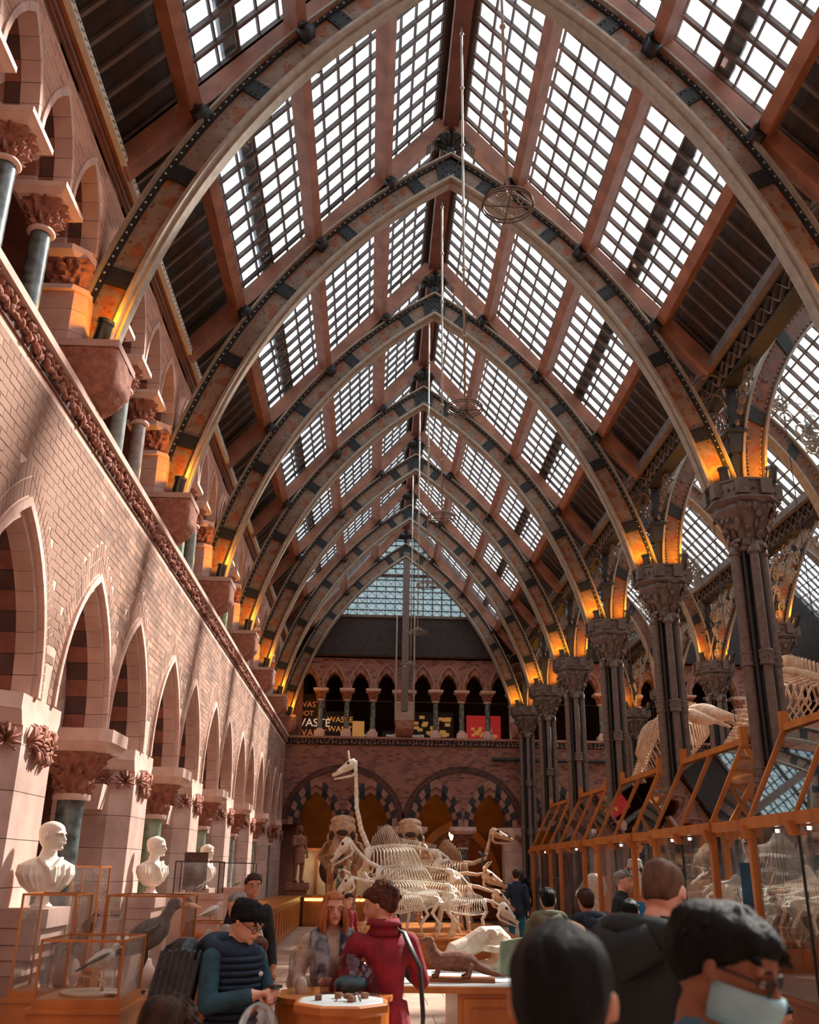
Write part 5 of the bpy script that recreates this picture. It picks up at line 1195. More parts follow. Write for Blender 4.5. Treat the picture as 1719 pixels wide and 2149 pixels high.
t = thing('stuffed_otter', 'brown stuffed otter on a board, head raised and long tail trailing', 'stuffed animal', (.93, 10.55, .777), pi - .05)
m = MB(); m.tube([(-.2, 0, .12), (-.14, 0, .14), (0, 0, .15), (.14, 0, .15), (.2, 0, .17), (.25, 0, .23), (.27, 0, .30)], [.05, .085, .1, .09, .08, .065, .055], 12)
m.ball((.285, 0, .335), (.06, .05, .045), 10, 7); limb(m, (.29, 0, .33), (.34, 0, .335), .036, .026)
m.tube([(-.18, 0, .12), (-.28, .01, .07), (-.4, .02, .035), (-.5, .03, .02)], [.05, .038, .025, .008], 9)
for s in (-1, 1):
    limb(m, (.18, s * .06, .12), (.2, s * .07, .02), .034, .022); limb(m, (.2, s * .07, .018), (.245, s * .075, .012), .02, .014); limb(m, (-.13, s * .07, .11), (-.12, s * .09, .02), .042, .022); limb(m, (-.12, s * .09, .016), (-.06, s * .1, .01), .022, .014); m.ball((.265, s * .045, .365), .014, 6, 4)
mk('body', fuse(m, .009, 'body', 'fur_otter', 1), t); m = MB(); m.ball((.365, 0, .34), .012, 6, 4)
for s in (-1, 1): m.ball((.325, s * .035, .352), .006, 6, 4)
mk('nose_and_eyes', m.mesh('nose_and_eyes', 'black', True), t)
# big skull with hollow arches, slab and papers behind the otter
t = thing('hippo_skull', 'huge pale skull with open arches on the table behind the otter', 'skull', (1.3, 11.75, .76), pi + .35); m = MB()
m.tube([(-.5, 0, .34), (-.3, 0, .4), (-.05, 0, .42), (.2, 0, .30), (.45, 0, .2), (.55, 0, .18)], [.1, .2, .17, .15, .17, .08], 14)
for s in (-1, 1):
    m.tube([(-.42, s * .1, .36), (-.34, s * .3, .3), (-.1, s * .32, .28), (.06, s * .2, .3)], [.05, .055, .055, .05], 8); m.tube([(-.12 + .08 * cos(a), s * .17, .46 + .08 * sin(a)) for a in [k * pi / 5 for k in range(11)]], .03, 6)
    m.tube([(-.4, s * .22, .26), (-.36, s * .24, .06), (-.1, s * .2, .03), (.3, s * .16, .06), (.48, s * .1, .08)], [.06, .07, .06, .06, .05], 8); limb(m, (.44, s * .1, .1), (.5, s * .11, .24), .03, .015)
o = mk('skull', fuse(m, .012, 'skull', 'bone_old', 1), t); o.scale = (.74,) * 3
t = thing('green_slab', 'grey-green upright stone slab on papers behind the otter', 'stone', (1.62, 11.15, .742), .2); mk('slab', fuse(MB().hexa([(-.2, -.06, 0), (.22, -.06, 0), (.22, .08, 0), (-.2, .08, 0), (-.16, -.03, .34), (.1, -.03, .38), (.12, .04, .38), (-.16, .04, .34)]), .014, 'slab', 'green_stone', 1), t)
mk('paper_sheet', MB().box(-.17, .17, -.12, .12, 0, .006).mesh('paper_sheet', 'label_white'), None, (1.45, 10.6, .742), (0, 0, .3), label='white paper sheet on the table beside the otter', cat='paper')
t = thing('wooden_stand', 'reddish wooden stand with a globe dome, half hidden by the dark head', 'stand', (1.98, 11.4, 0)); mk('body', MB().box(-.17, .3, -.2, .2, 0, 1.03).mesh('body', 'oak_dark'), t); mk('top', MB().box(-.19, .32, -.22, .22, 1.03, 1.06).mesh('top', 'oak'), t)
dome('globe_dome', 'round glass globe on the reddish wooden stand', 2.12, 11.4, 1.07, .17, .3, .08); mk('globe_specimen', fuse(MB().ball((0, 0, .12), (.12, .1, .11), 12, 8), .014, 'globe_specimen', 'feather_white'), None, (2.12, 11.4, 1.07), label='pale rounded specimen under the glass globe', cat='specimen')
# rope barrier post
t = thing('barrier_post', 'thin steel barrier frame standing on the open floor', 'barrier', (-.86, 17.2, 0)); m = MB(); m.box(-.22, .22, -.08, .08, 0, .015); m.tube([(-.12, 0, 0), (-.12, 0, .72), (.08, 0, .95)], .012, 6); m.tube([(.02, 0, 0), (.02, 0, .86)], .012, 6); mk('frame', m.mesh('frame', 'steel'), t)

# ------------------------------------------------------------------ far end furniture
counter('wall_counter', 'long panelled oak counter running along the far part of the left arcade', -2.95, -2.15, 22.8, 32.6, .95, 1, 'oak', ny=12)
t = counter('end_counter', 'panelled oak counter with a glowing strip across the end wall', -2.1, .9, 33.4, 34.2, .95, 4, 'oak')
mk('glow_strip', MB().box(-1.45, 1.45, -.44, -.41, .78, .86).mesh('glow_strip', 'warm_strip'), t)
t = thing('lit_wall_case', 'dim lit wall case with dark specimens behind the end counter', 'display case', (-1.5, 35.9, 0)); b = MB(); b.box(-1.2, 1.6, .1, .3, .6, 2.35); mk('backboard', b.mesh('backboard', 'cream_panel'), t); b = MB()
for x in (-1.2, -.35, .5, 1.6): b.box(x - .05, x + .05, -.1, .3, .6, 2.4)
b.box(-1.25, 1.65, -.12, .3, 2.35, 2.45); b.box(-1.25, 1.65, -.12, .3, .5, .6); mk('frame', b.mesh('frame', 'oak_dark'), t)
l = bpy.data.lights.new('case_light', 'AREA'); l.energy = 22; l.size = 2.2; l.color = (1, .7, .42); o = mk('case_light', l, t, (.2, -.25, 2.3)); o.rotation_euler = (.9, 0, 0)
t = thing('fan_coral', 'tall brown fan-shaped specimen in front of the lit wall case', 'specimen', (-1.35, 34.7, 0)); m = MB(); m.ball((0, 0, 1.75), (.34, .12, .48), 14, 9); limb(m, (0, 0, .5), (0, 0, 1.4), .06, .1); m.lathe([(.2, .0), (.2, .5)], 10); mk('body', fuse(m, .03, 'body', 'fur_brown', 1), t)
l = bpy.data.lights.new('corridor_light', 'AREA'); l.energy = 24; l.size = 3; l.color = (1, .55, .16); o = mk('corridor_light', l, None, (3.5, 37.2, 5.6)); o.rotation_euler = (.5, 0, 0)
l = bpy.data.lights.new('corridor_light', 'AREA'); l.energy = 12; l.size = 2; l.color = (1, .6, .2); o = mk('corridor_light', l, None, (-1.5, 37.2, 5.6)); o.rotation_euler = (.5, 0, 0)
t = thing('corridor_lamp', 'small bright flame-shaped wall lamp inside the end arch', 'lamp', (3.0, 36.0, 3.0)); mk('glass_shade', MB().lathe([(.03, -.2), (.09, 0), (.06, .15), (.01, .24)], 12).mesh('glass_shade', 'lamp_glow', True), t); mk('bracket', MB().box(-.02, .02, 0, 3.1, -.24, -.2).mesh('bracket', 'iron_dark'), t)
t = thing('pointed_door', 'pointed oak doorway with lettered arch in the end corridor', 'door', (3.4, 39.0, 0)); m = MB()
pts = [ppt(1.5, 2.0, 1.3, k / 8, 1) for k in range(9)] + [ppt(1.5, 2.0, 1.3, k / 8, -1) for k in range(7, -1, -1)]; m.prism([(1.5, .05)] + pts + [(-1.5, .05)], -.1, .05); mk('leaf', fixn(m.mesh('leaf', 'oak_dark')), t)
m = MB(); m.loft([[(x, y, z) for (x, z) in [ppt(1.5, 2.0, 1.3, abs(u), 1 if u >= 0 else -1)] for y in (-.2, 0)] + [(x, y, z) for (x, z) in [ppt(1.75, 2.35, 1.3, abs(u), 1 if u >= 0 else -1)] for y in (0, -.2)] for u in [k / 10 - 1 + 1e-6 for k in range(21)]]); mk('arch_frame', fixn(m.mesh('arch_frame', 'oak')), t)
# dark bust on a pale block by the pier at the right of the end wall
t = thing('dark_bust', 'small black bust on a pale block beside the end wall pier', 'bust', (5.2, 34.1, 0)); mk('block', MB().box(-.3, .3, -.3, .3, .0, 1.25).mesh('block', 'pale_stone'), t); m = MB(); m.ball((0, 0, 1.65), (.1, .12, .14), 10, 7); limb(m, (0, 0, 1.35), (0, 0, 1.55), .12, .06); m.ball((0, 0, 1.38), (.2, .12, .1), 10, 6); mk('figure', fuse(m, .02, 'figure', 'black', 1), t)

# ------------------------------------------------------------------ exhibition in the end gallery
def board(label, x, z0, z1, w, m, y=36.1):
    t = thing('gallery_board', label, 'sign', (x, y, 0)); mk('board', MB().box(-w / 2, w / 2, 0, .05, z0, z1).mesh('board', m), t); return t
def words_(t, s, size, x, z, m):
    c = bpy.data.curves.new('words', 'FONT'); c.body = s; c.size = size; c.extrude = .004; c.align_x = 'CENTER'
    o = bpy.data.objects.new('tmp', c); TS.collection.objects.link(o); me = bpy.data.meshes.new_from_object(o.evaluated_get(ts_graph())); bpy.data.objects.remove(o)
    me.materials.clear(); me.materials.append(MATS[m]); mk('lettering', me, t, (x, -.012, z), (pi / 2, 0, 0))
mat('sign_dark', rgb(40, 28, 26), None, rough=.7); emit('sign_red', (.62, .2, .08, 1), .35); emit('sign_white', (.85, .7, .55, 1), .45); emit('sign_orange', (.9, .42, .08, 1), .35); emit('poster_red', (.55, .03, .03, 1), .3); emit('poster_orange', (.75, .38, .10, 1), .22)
t = board('dark poster board with stacked WASTE lettering behind the first gallery arch', -2.3, 6.35, 8.0, 1.1, 'sign_dark'); words_(t, 'WASTE', .3, .0, 7.5, 'sign_red'); words_(t, 'NOT', .26, -.2, 7.18, 'sign_red'); words_(t, 'WASTE', .42, .05, 6.78, 'sign_white'); words_(t, 'WANT', .36, .05, 6.42, 'sign_red')
t = board('dark board with orange WASTE WANT lettering behind the second gallery arch', -1.25, 6.35, 7.35, 1.0, 'sign_dark'); words_(t, 'WASTE', .3, .05, 6.95, 'sign_orange'); words_(t, 'WANT', .3, .05, 6.6, 'sign_orange')
mk('orange_crate', MB().box(-.22, .22, -.2, .2, 6.3, 6.95).mesh('orange_crate', 'poster_orange'), None, (-.5, 35.9, 0), label='orange crate on the gallery floor behind the second arch', cat='crate')
for x, w, lb in ((-.1, .5, 'pale notice on the gallery ledge below the third arch'), (.75, .7, 'wide pale notice on the gallery ledge below the fourth arch'), (1.75, .6, 'pale lettered strip under the map-like poster')):
    t = board(lb, x, 6.32, 6.62, w, 'sign_dark', 35.75); words_(t, 'NOTICE' if 0 else 'WASTE', .13, 0, 6.4, 'sign_white')
t = board('orange and cream pictorial poster behind the fifth gallery arch', 2.3, 6.4, 7.4, 1.6, 'sign_dark'); m = MB()
random.seed(4)
for k in range(26): a, b = random.uniform(-.7, .7), random.uniform(6.5, 7.25); m.box(a - .1, a + .1, -.012 - k * .0004, -.002, b - .06, b + .06)
mk('picture_patches', m.mesh('picture_patches', 'poster_orange'), t, kind='stuff')
t = board('deep red pictorial poster behind the seventh gallery arch', 4.25, 6.4, 7.3, 1.3, 'poster_red'); m = MB()
for k in range(12): a, b = random.uniform(-.45, .45), random.uniform(6.45, 6.95); m.box(a - .07, a + .07, -.014, -.002, b - .05, b + .05)
mk('picture_patches', m.mesh('picture_patches', 'poster_orange'), t, kind='stuff')
t = board('small cream pictorial board far along the end gallery', 9.6, 6.35, 7.1, 1.0, 'cream_panel', 35.9)
mk('gallery_rail', MB().tube([(-3, 36.0, 7.75), (20, 36.0, 7.75)], .02, 6).mesh('gallery_rail', 'iron'), None, label='thin iron rail across the arches of the end gallery', cat='rail')
mk('side_pipe', MB().tube([(4.4, 34.95, 5.55), (14, 34.95, 5.55)], .07, 8).mesh('side_pipe', 'iron_dark'), None, label='dark horizontal duct on the end wall brickwork', cat='pipe')
# ------------------------------------------------------------------ figures
for nm, a, b in (('skin_light', (226, 172, 146), (206, 148, 122)), ('skin_tan', (196, 140, 110), (176, 120, 92)), ('skin_brown', (150, 98, 72), (128, 82, 58))): mat(nm, rgb(*a), rgb(*b), 12, .55)
for nm, a, b in (('hair_black', (13, 12, 13), (6, 6, 7)), ('hair_brown', (70, 46, 34), (40, 28, 22)), ('hair_auburn', (96, 54, 36), (52, 30, 22)), ('hair_ginger', (196, 122, 74), (150, 86, 50)), ('hair_blonde', (222, 180, 140), (190, 146, 108)), ('hair_grey', (150, 144, 138), (104, 98, 94)), ('hair_short', (112, 82, 62), (84, 60, 46))):
    mat(nm, rgb(*a), rgb(*b), 30, .62, bump=.5, bscale=90, stretch=(1, 1, .25), spec=.18)
CL = dict(navy=(30, 52, 74), navy2=(22, 36, 54), black=(24, 26, 30), charcoal=(22, 30, 32), red=(150, 26, 44), teal=(30, 104, 116), blue=(24, 110, 160), white=(222, 218, 212), cream=(214, 190, 170), jeans=(44, 66, 92), tealjeans=(30, 112, 130), dark=(30, 30, 34), camo=(108, 110, 86), grey=(120, 120, 124), denim=(70, 130, 160), green=(30, 130, 110), shoe=(34, 30, 30), tealdark=(40, 82, 98))
for k, v in CL.items(): mat('cloth_' + k, rgb(*v), rgb(*[int(c * .78) for c in v]), 9, .85, bump=.35, bscale=26)
mat('lip', rgb(170, 92, 84), None, rough=.5); mat('eye_white', rgb(230, 224, 216), None, rough=.3); mat('mask_blue', rgb(150, 196, 208), rgb(130, 176, 192), 8, .8)
mat('scarf_navy', rgb(26, 32, 48), rgb(150, 148, 152), 13, .8, detail=1); mat('leather', rgb(30, 28, 28), None, rough=.45); mat('phone', rgb(20, 22, 26), None, rough=.2)
HEADP = [(.0, .24, .34, .10), (.06, .30, .42, .2), (.14, .36, .46, .34), (.24, .40, .47, .42), (.34, .425, .475, .47), (.44, .44, .475, .5), (.52, .45, .475, .52), (.6, .455, .49, .53), (.7, .45, .49, .53), (.8, .42, .45, .5), (.88, .36, .37, .43), (.95, .24, .24, .3), (1.0, .06, .06, .1)]
def head_parts(m, hh, wide=.80):
    """head in its own frame: chin at z 0, crown at z hh, face towards -y; returns nothing, adds to m"""
    n = 24; rings = []
    for z, w, fr, bk in HEADP:
        r = []
        for i in range(n):
            a = 2 * pi * i / n; c, s = cos(a), sin(a)
            x = w * wide * .92 * c; y = -(fr if s > 0 else bk) * 1.0 * s
            if s > .5 and .4 < z < .6 and .18 < abs(c) < .62: y += .05        # eye sockets
            if z < .5 and s > 0: x *= 1 - .10 * s
            r.append((x * hh, y * hh * .98, z * hh))
        rings.append(r)
    m.loft(rings)
    m.loft([[(x * hh, y * hh, z * hh) for x, y, z in q] for q in ([(-.03, -.44, .56), (.03, -.44, .56), (.03, -.5, .54), (-.03, -.5, .54)], [(-.055, -.44, .40), (.055, -.44, .40), (.045, -.60, .36), (-.045, -.60, .36)], [(-.06, -.42, .31), (.06, -.42, .31), (.05, -.56, .31), (-.05, -.56, .31)])])
    m.tube([(-.12 * hh, -.42 * hh, .22 * hh), (0, -.50 * hh, .225 * hh), (.12 * hh, -.42 * hh, .22 * hh)], [.03 * hh, .05 * hh, .03 * hh], 7)   # lips
    m.ball((0, -.41 * hh, .07 * hh), (.11 * hh, .1 * hh, .08 * hh), 8, 5)                      # chin
    m.tube([(-.3 * hh, -.37 * hh, .57 * hh), (-.12 * hh, -.46 * hh, .585 * hh), (.12 * hh, -.46 * hh, .585 * hh), (.3 * hh, -.37 * hh, .57 * hh)], .04 * hh, 6)
    for s in (-1, 1): m.ball((s * .385 * hh, .03 * hh, .45 * hh), (.035 * hh, .08 * hh, .13 * hh), 8, 6, Matrix.Rotation(s * .3, 3, 'Z'))
def hair_mesh(style, hh, mt, seed=0, wide=.80):
    m = MB(); rnd = random.Random(seed); n, k = 40, 14; rings = []
    grow = {'short': .045, 'crop': .022, 'messy': .085, 'bob': .07, 'long': .06, 'curly': .09, 'sleek': .05, 'thin': .02}[style]
    for j in range(k + 1):
        r = []
        for i in range(n):
            a = 2 * pi * i / n; front = -sin(a)      # y<0 is the face: front = 1 at the face
            fz = -sin(a) if False else 0
            c, s = cos(a), sin(a); face = max(0, -s)
            # hairline height (fraction of head) by azimuth
            line = .80 if face > .62 else (.80 - (.62 - face) / .62 * .30 if face > 0 else (.50 - min(1, -(-s)) * .0))
            if face <= 0: line = .46 - .26 * min(1, s * 1.3)
            if style in ('messy', 'bob', 'curly') and face > .3: line -= .09
            if style == 'sleek': line -= .06
            z = 1.03 - (1.03 - line) * (j / k) ** .8
            # head radius at z
            for q in range(len(HEADP) - 1):
                if HEADP[q][0] <= z <= HEADP[q + 1][0]: break
            z0, w0, f0, b0 = HEADP[q]; z1, w1, f1, b1 = HEADP[q + 1]; t = max(0, min(1, (z - z0) / (z1 - z0)))
            w, f_, b_ = w0 + (w1 - w0) * t, f0 + (f1 - f0) * t, b0 + (b1 - b0) * t
            if j == 0: w = f_ = b_ = .02
            g = grow * (1 - .55 * (j / k) ** 6) * (1 + .9 * noise.noise((c * 3 + seed, s * 3, z * 4))) + (.03 if style in ('curly', 'messy') else .012) * noise.noise((c * 9 + seed, s * 9, z * 5))
            x = (w * wide * .92 + g) * c; y = ((f_ if s < 0 else b_) + g) * s
            r.append((x * hh, y * hh * .98, (z + (.05 if style in ('messy', 'curly', 'bob') else .02) * (1 - j / k)) * hh))
        rings.append(r)
    m.loft(rings, cap=True)
    if style in ('long',):
        for q in range(34):
            a = pi * (q / 33) * 1.44 - .22 * pi; c, s = cos(a), sin(a); x, y = .44 * wide * c, .50 * s
            ln = rnd.uniform(.5, .8); fl = rnd.uniform(-.04, .06)
            m.tube([(x * hh * .9, y * hh * .85, .8 * hh), (x * hh * 1.1, y * hh * 1.02, .45 * hh), (x * hh * (1.28 + fl), y * hh * 1.0, .05 * hh), (x * hh * (1.2 + fl), y * hh * .9, -ln * hh)], [.04 * hh, .085 * hh, .09 * hh, .02 * hh], 6)
    if style == 'curly':
        for q in range(90):
            a = rnd.uniform(-.15, pi + .15); e = rnd.uniform(.1, 1.3); c, s = cos(a) * cos(e), sin(a) * cos(e)
            m.ball((c * .52 * wide * hh, (s * .62) * hh, (.58 + .54 * sin(e)) * hh), rnd.uniform(.07, .12) * hh, 6, 4)
    if style in ('messy', 'short', 'bob'):
        for q in range(70):
            a = rnd.uniform(0, 2 * pi); e = rnd.uniform(.25, 1.45); c, s = cos(a) * cos(e), sin(a) * cos(e)
            p = Vector((c * .47 * wide * hh, s * .52 * hh, (.58 + .46 * sin(e)) * hh)); d = Vector((c, s, -.4)) * (.12 if style != 'short' else .07) * hh + Vector((rnd.uniform(-.06, .06) * hh, -.04 * hh, 0))
            m.tube([p - d * .3, p + d * .4, p + d], [.05 * hh, .04 * hh, .008 * hh], 5)
    return fixn(m.mesh('hair', mt, True))
def hand_prims(m, wrist, d, palm_n, s, curl, side):
    """palm and five fingers: d points from the wrist to the knuckles, palm_n out of the palm, curl in radians per joint"""
    d = Vector(d).normalized(); pn = Vector(palm_n); pn = (pn - d * pn.dot(d)).normalized(); a = d.cross(pn) * side; w = Vector(wrist)
    m.tube([w - d * .01 * s, w + d * .02 * s, w + d * .06 * s, w + d * .088 * s], [.024 * s, .03 * s, .037 * s, .032 * s], 10, flat=.55) if abs(d.z) < .9 else m.tube([w - d * .01 * s, w + d * .02 * s, w + d * .06 * s, w + d * .088 * s], [.024 * s, .03 * s, .036 * s, .032 * s], 10, flat=.7)
    for k, (o, L) in enumerate(((-.030, .072), (-.010, .082), (.010, .076), (.029, .058))):
        p = w + d * .082 * s + a * o * s; dd = d.copy(); pts = [p - d * .012 * s]; ang = .12
        for q in (.45, .32, .23):
            pts.append(pts[-1] + dd * L * q * s * 1.15); dd = (dd * cos(curl) + pn * sin(curl)).normalized()
        m.tube(pts, [.0095 * s, .0095 * s, .0088 * s, .007 * s], 7)
    p = w + d * .02 * s - a * .03 * s; t1 = (d * .6 - a * .75 + pn * .35).normalized()
    m.tube([p, p + t1 * .03 * s, p + t1 * .05 * s + d * .012 * s + pn * .012 * s, p + t1 * .056 * s + d * .034 * s + pn * .022 * s], [.013 * s, .0115 * s, .0105 * s, .008 * s], 7)
def person(label, x, y, h, face, top, trousers, skin, hair, hstyle, lean=0., look=(0., 0., 0.), arms=None, voxel=.014, bulk=1., coat=0., group=None, seed=0, hood=False, cat='person', stone=None, z=0, hh=None, sleeve=None, female=False, kid=False, base=None, curl=(.5, .5), name='person', hand_n=(None, None), slv=None):
    """face: heading in degrees (0 looks at -y, 90 looks at +x); look: (pitch down, turn, tilt) of the head"""
    t = thing(name, label, cat, (x, y, z), radians(face), group)
    hh = hh or (h * .130 if not kid else h * .165); H = h
    sh = .108 * bulk * H if not female else .098 * bulk * H
    prims = []; m = MB(); R = Matrix.Rotation(lean, 4, 'X'); hip = Vector((0, 0, .53 * H))
    def up(p): p = Vector(p); return hip + R.to_3x3() @ (p - hip)
    neck = .862 * H if not kid else .825 * H; sz = (.815 if not kid else .775) * H
    def seg(lbl, p, q, r0, r1, n=10, flat=1.): limb(m, p, q, r0, r1, n, flat); prims.append((lbl, Vector(p), Vector(q), r0, r1))
    b = bulk * H; f_ = 1.0 if not female else .92
    tl = [(.47, .092, .074), (.53, .094, .078), (.60, .082 * f_, .068), (.68, .090 * f_, .074), (.75, .100 * f_, .078), (.80, .104 * f_, .066), (.83, .07, .05), (.86, .04, .042)]
    if kid: tl = [(zf * .955, w * .98, d) for zf, w, d in tl]
    rings = []
    for zf, w, d in tl: rings.append([up((w * b * cos(2 * pi * i / 18), d * b * sin(2 * pi * i / 18) + .004 * H, zf * H)) for i in range(18)])
    m.loft(rings)
    for (za, wa, da), (zb, wb, db) in zip(tl, tl[1:-1]):
        for sx in (-.5, 0, .5): prims.append(('top', up((sx * wa * b, 0, za * H)), up((sx * wb * b, 0, zb * H)), da * b * (1.05 if sx == 0 else .95), db * b))
    if coat:
        rings = [[up((w * b * cos(2 * pi * i / 18), w * .8 * b * sin(2 * pi * i / 18), zf * H)) for i in range(18)] for zf, w in ((.60, .095), (.53, .108), (.53 - coat, .118))]; m.loft(rings)
        for sx in (-.5, 0, .5): prims.append(('top', up((sx * .11 * b, 0, (.54 - coat) * H)), up((sx * .1 * b, 0, .6 * H)), .1 * b, .085 * b))
    for s, rl in ((-1, 0), (1, 1)):
        hx = s * .052 * H; st = .015 * H * s
        seg('leg', (hx, 0, .50 * H), (hx + st, -.01 * H, .275 * H), .060 * b, .044 * b); seg('leg', (hx + st, -.01 * H, .275 * H), (hx + st, .012 * H, .055 * H), .042 * b, .032 * b)
        limb(m, (hx + st, .02 * H, .026 * H), (hx + st, -.085 * H, .02 * H), .03 * H, .024 * H); prims.append(('shoe', Vector((hx + st, .02 * H, .02 * H)), Vector((hx + st, -.085 * H, .015 * H)), .03 * H, .026 * H))
        A = up((s * sh, .005 * H, sz - .012 * H))
        el, wr = ((s * .148, .03, .625), (s * .152, -.03, .495)) if not arms or arms[rl] is None else arms[rl]
        E, Wr = (up(Vector(el) * H), up(Vector(wr) * H)) if not arms or arms[rl] is None else (Vector(el) * H, Vector(wr) * H)
        seg('sleeve', A, E, .040 * b, .033 * b); cuff = E.lerp(Wr, .86 if sleeve is None else sleeve); seg('sleeve', E, cuff, .032 * b, .026 * b); seg('skin', E.lerp(Wr, .5), Wr, .021 * H, .0165 * H)
        dv = (Wr - E).normalized(); pn = Vector(hand_n[rl]) if hand_n[rl] else Vector((-s * 1., -.15, 0))
        hand_prims(m, Wr, dv, pn, H / 1.72 * (1.0 if not kid else .95), curl[rl], -s); prims.append(('skin', Wr, Wr + dv * .1 * H, .03 * H, .04 * H))
    nb, nt = up((0, .008 * H, neck - .045 * H)), up((0, -.004 * H, neck + .02 * H)); seg('skin', nb, nt, .034 * H * (1 if not kid else .95), .032 * H * (1 if not kid else .95), 12)
    # head
    hm = MB(); head_parts(hm, hh); M = Matrix.Translation(nt + Vector((0, -.012 * H, -.005 * H))) @ Matrix.Rotation(look[1], 4, 'Z') @ Matrix.Rotation(look[0] * 1., 4, 'X') @ Matrix.Rotation(look[2], 4, 'Y') @ Matrix.Translation((0, -.0 * hh, -.0 * hh))
    m.add([M @ Vector(v) for v in hm.v], hm.f); hc = M @ Vector((0, 0, .5 * hh)); prims.append(('skin', M @ Vector((0, 0, .3 * hh)), M @ Vector((0, .02 * hh, .62 * hh)), .44 * hh, .5 * hh))
    order = ['skin', 'top', 'sleeve', 'leg', 'shoe']; names = [skin, top, slv or top, trousers, 'cloth_shoe']
    me = fuse(m, voxel, 'body', [stone] if stone else names, 2)
    if not stone:
        idx = []
        for p in me.polygons:
            c = p.center; best = 9; bl = 0
            for lb, a, q, r0, r1 in prims:
                ab = q - a; u = max(0, min(1, (c - a).dot(ab) / ab.length_squared)); d = (c - a - ab * u).length - (r0 + (r1 - r0) * u)
                if d < best: best = d; bl = order.index(lb)
            idx.append(bl)
        me.polygons.foreach_set('material_index', idx)
        for v in me.vertices: pass
    bd = mk('body', me, t)
    def onhead(nm, me_): o = mk(nm, me_, t if nm == 'hair' else bd); o.matrix_local = M; return o
    if stone is None or hstyle:
        if hstyle: onhead('hair', hair_mesh(hstyle, hh, hair, seed))
    if not stone:
        for s in (-1, 1):
            e = MB().ball((s * .165 * hh, -.418 * hh, .475 * hh), (.062 * hh, .03 * hh, .030 * hh), 8, 5); onhead('eye', e.mesh('eye', 'eye_white', True))
            e = MB().ball((s * .165 * hh, -.445 * hh, .475 * hh), (.028 * hh, .012 * hh, .028 * hh), 7, 4); onhead('iris', e.mesh('iris', 'black', True))
            e = MB().tube([(s * .08 * hh, -.475 * hh, .575 * hh), (s * .18 * hh, -.465 * hh, .60 * hh), (s * .27 * hh, -.40 * hh, .575 * hh)], [.016 * hh, .02 * hh, .01 * hh], 5); onhead('eyebrow', e.mesh('eyebrow', hair, True))
        e = MB().tube([(-.11 * hh, -.45 * hh, .225 * hh), (0, -.535 * hh, .228 * hh), (.11 * hh, -.45 * hh, .225 * hh)], [.015 * hh, .03 * hh, .015 * hh], 6); onhead('lips', e.mesh('lips', 'lip', True))
    if hood:
        e = MB(); c = up((0, .02 * H, neck - .012 * H))
        e.tube([c + Vector((.085 * H * cos(a), .07 * H * sin(a) + .012 * H, .018 * H * sin(a) - .012 * H)) for a in [2 * pi * k / 18 for k in range(19)]], .034 * H, 9, False)
        e.tube([c + Vector((-.07 * H, .07 * H, -.01 * H)), c + Vector((0, .10 * H, -.045 * H)), c + Vector((.07 * H, .07 * H, -.01 * H))], [.04 * H, .05 * H, .04 * H], 9); mk('hood', e.mesh('hood', top, True), t)
    return t, up, M, H, hh
def strap_(t, pts, w, m, nm='strap'):
    q = MB(); q.tube(pts, w, 6, flat=.35); mk(nm, q.mesh(nm, m, True), t)
def backpack(t, up, H, m, s=1.):
    q = MB(); q.loft([[up((w * H * cos(2 * pi * i / 14), .10 * H + d * H * sin(2 * pi * i / 14), zf * H)) for i in range(14)] for zf, w, d in ((.56, .03, .02), (.575, .075 * s, .045), (.66, .085 * s, .055), (.75, .075 * s, .05), (.79, .03, .02))]); mk('backpack', q.mesh('backpack', m, True), t)
def glasses(t, M, hh, shades=False):
    q = MB(); zc = .475 if not shades else .92
    for s in (-1, 1):
        q.tube([(s * .18 * hh + .11 * hh * cos(a), -.50 * hh if not shades else -.34 * hh, zc * hh + .085 * hh * sin(a)) for a in [2 * pi * k / 12 for k in range(13)]], .012 * hh, 4, False)
        q.tube([(s * .29 * hh, -.5 * hh if not shades else -.34 * hh, (zc + .02) * hh), (s * .385 * hh, 0, (zc + .03) * hh)], .012 * hh, 4)
    q.tube([(-.07 * hh, -.52 * hh if not shades else -.36 * hh, (zc + .02) * hh), (.07 * hh, -.52 * hh if not shades else -.36 * hh, (zc + .02) * hh)], .012 * hh, 4)
    o = mk('glasses', q.mesh('glasses', 'black', True), t); o.matrix_local = M

# woman facing the camera with the printed scarf
t, up, M, H, hh = person('woman with long ginger hair and a navy print scarf facing the camera', -.24, 7.3, 1.63, 8, 'cloth_cream', 'cloth_dark', 'skin_light', 'hair_ginger', 'long', arms=(((-.16, -.01, .645), (-.02, -.14, .665)), ((.155, .0, .64), (.06, -.13, .64))), voxel=.0095, female=True, seed=2, sleeve=.55, curl=(.3, .3), look=(.05, .05, 0))
q = MB()
for s in (-1, 1):
    q.tube([up((s * .03 * H, .05 * H, .87 * H)), up((s * .065 * H, -.03 * H, .845 * H)), up((s * .06 * H, -.10 * H, .77 * H)), up((s * .055 * H, -.105 * H, .66 * H)), up((s * .06 * H, -.09 * H, .52 * H))], [.03 * H, .035 * H, .04 * H, .045 * H, .04 * H], 8, flat=.45)
mk('scarf', q.mesh('scarf', 'scarf_navy', True), t)
strap_(t, [up((.09 * H, .0, .83 * H)), up((.1 * H, -.09 * H, .75 * H)), up((.12 * H, -.09 * H, .6 * H))], .012 * H, 'oak_dark', 'bag_strap')
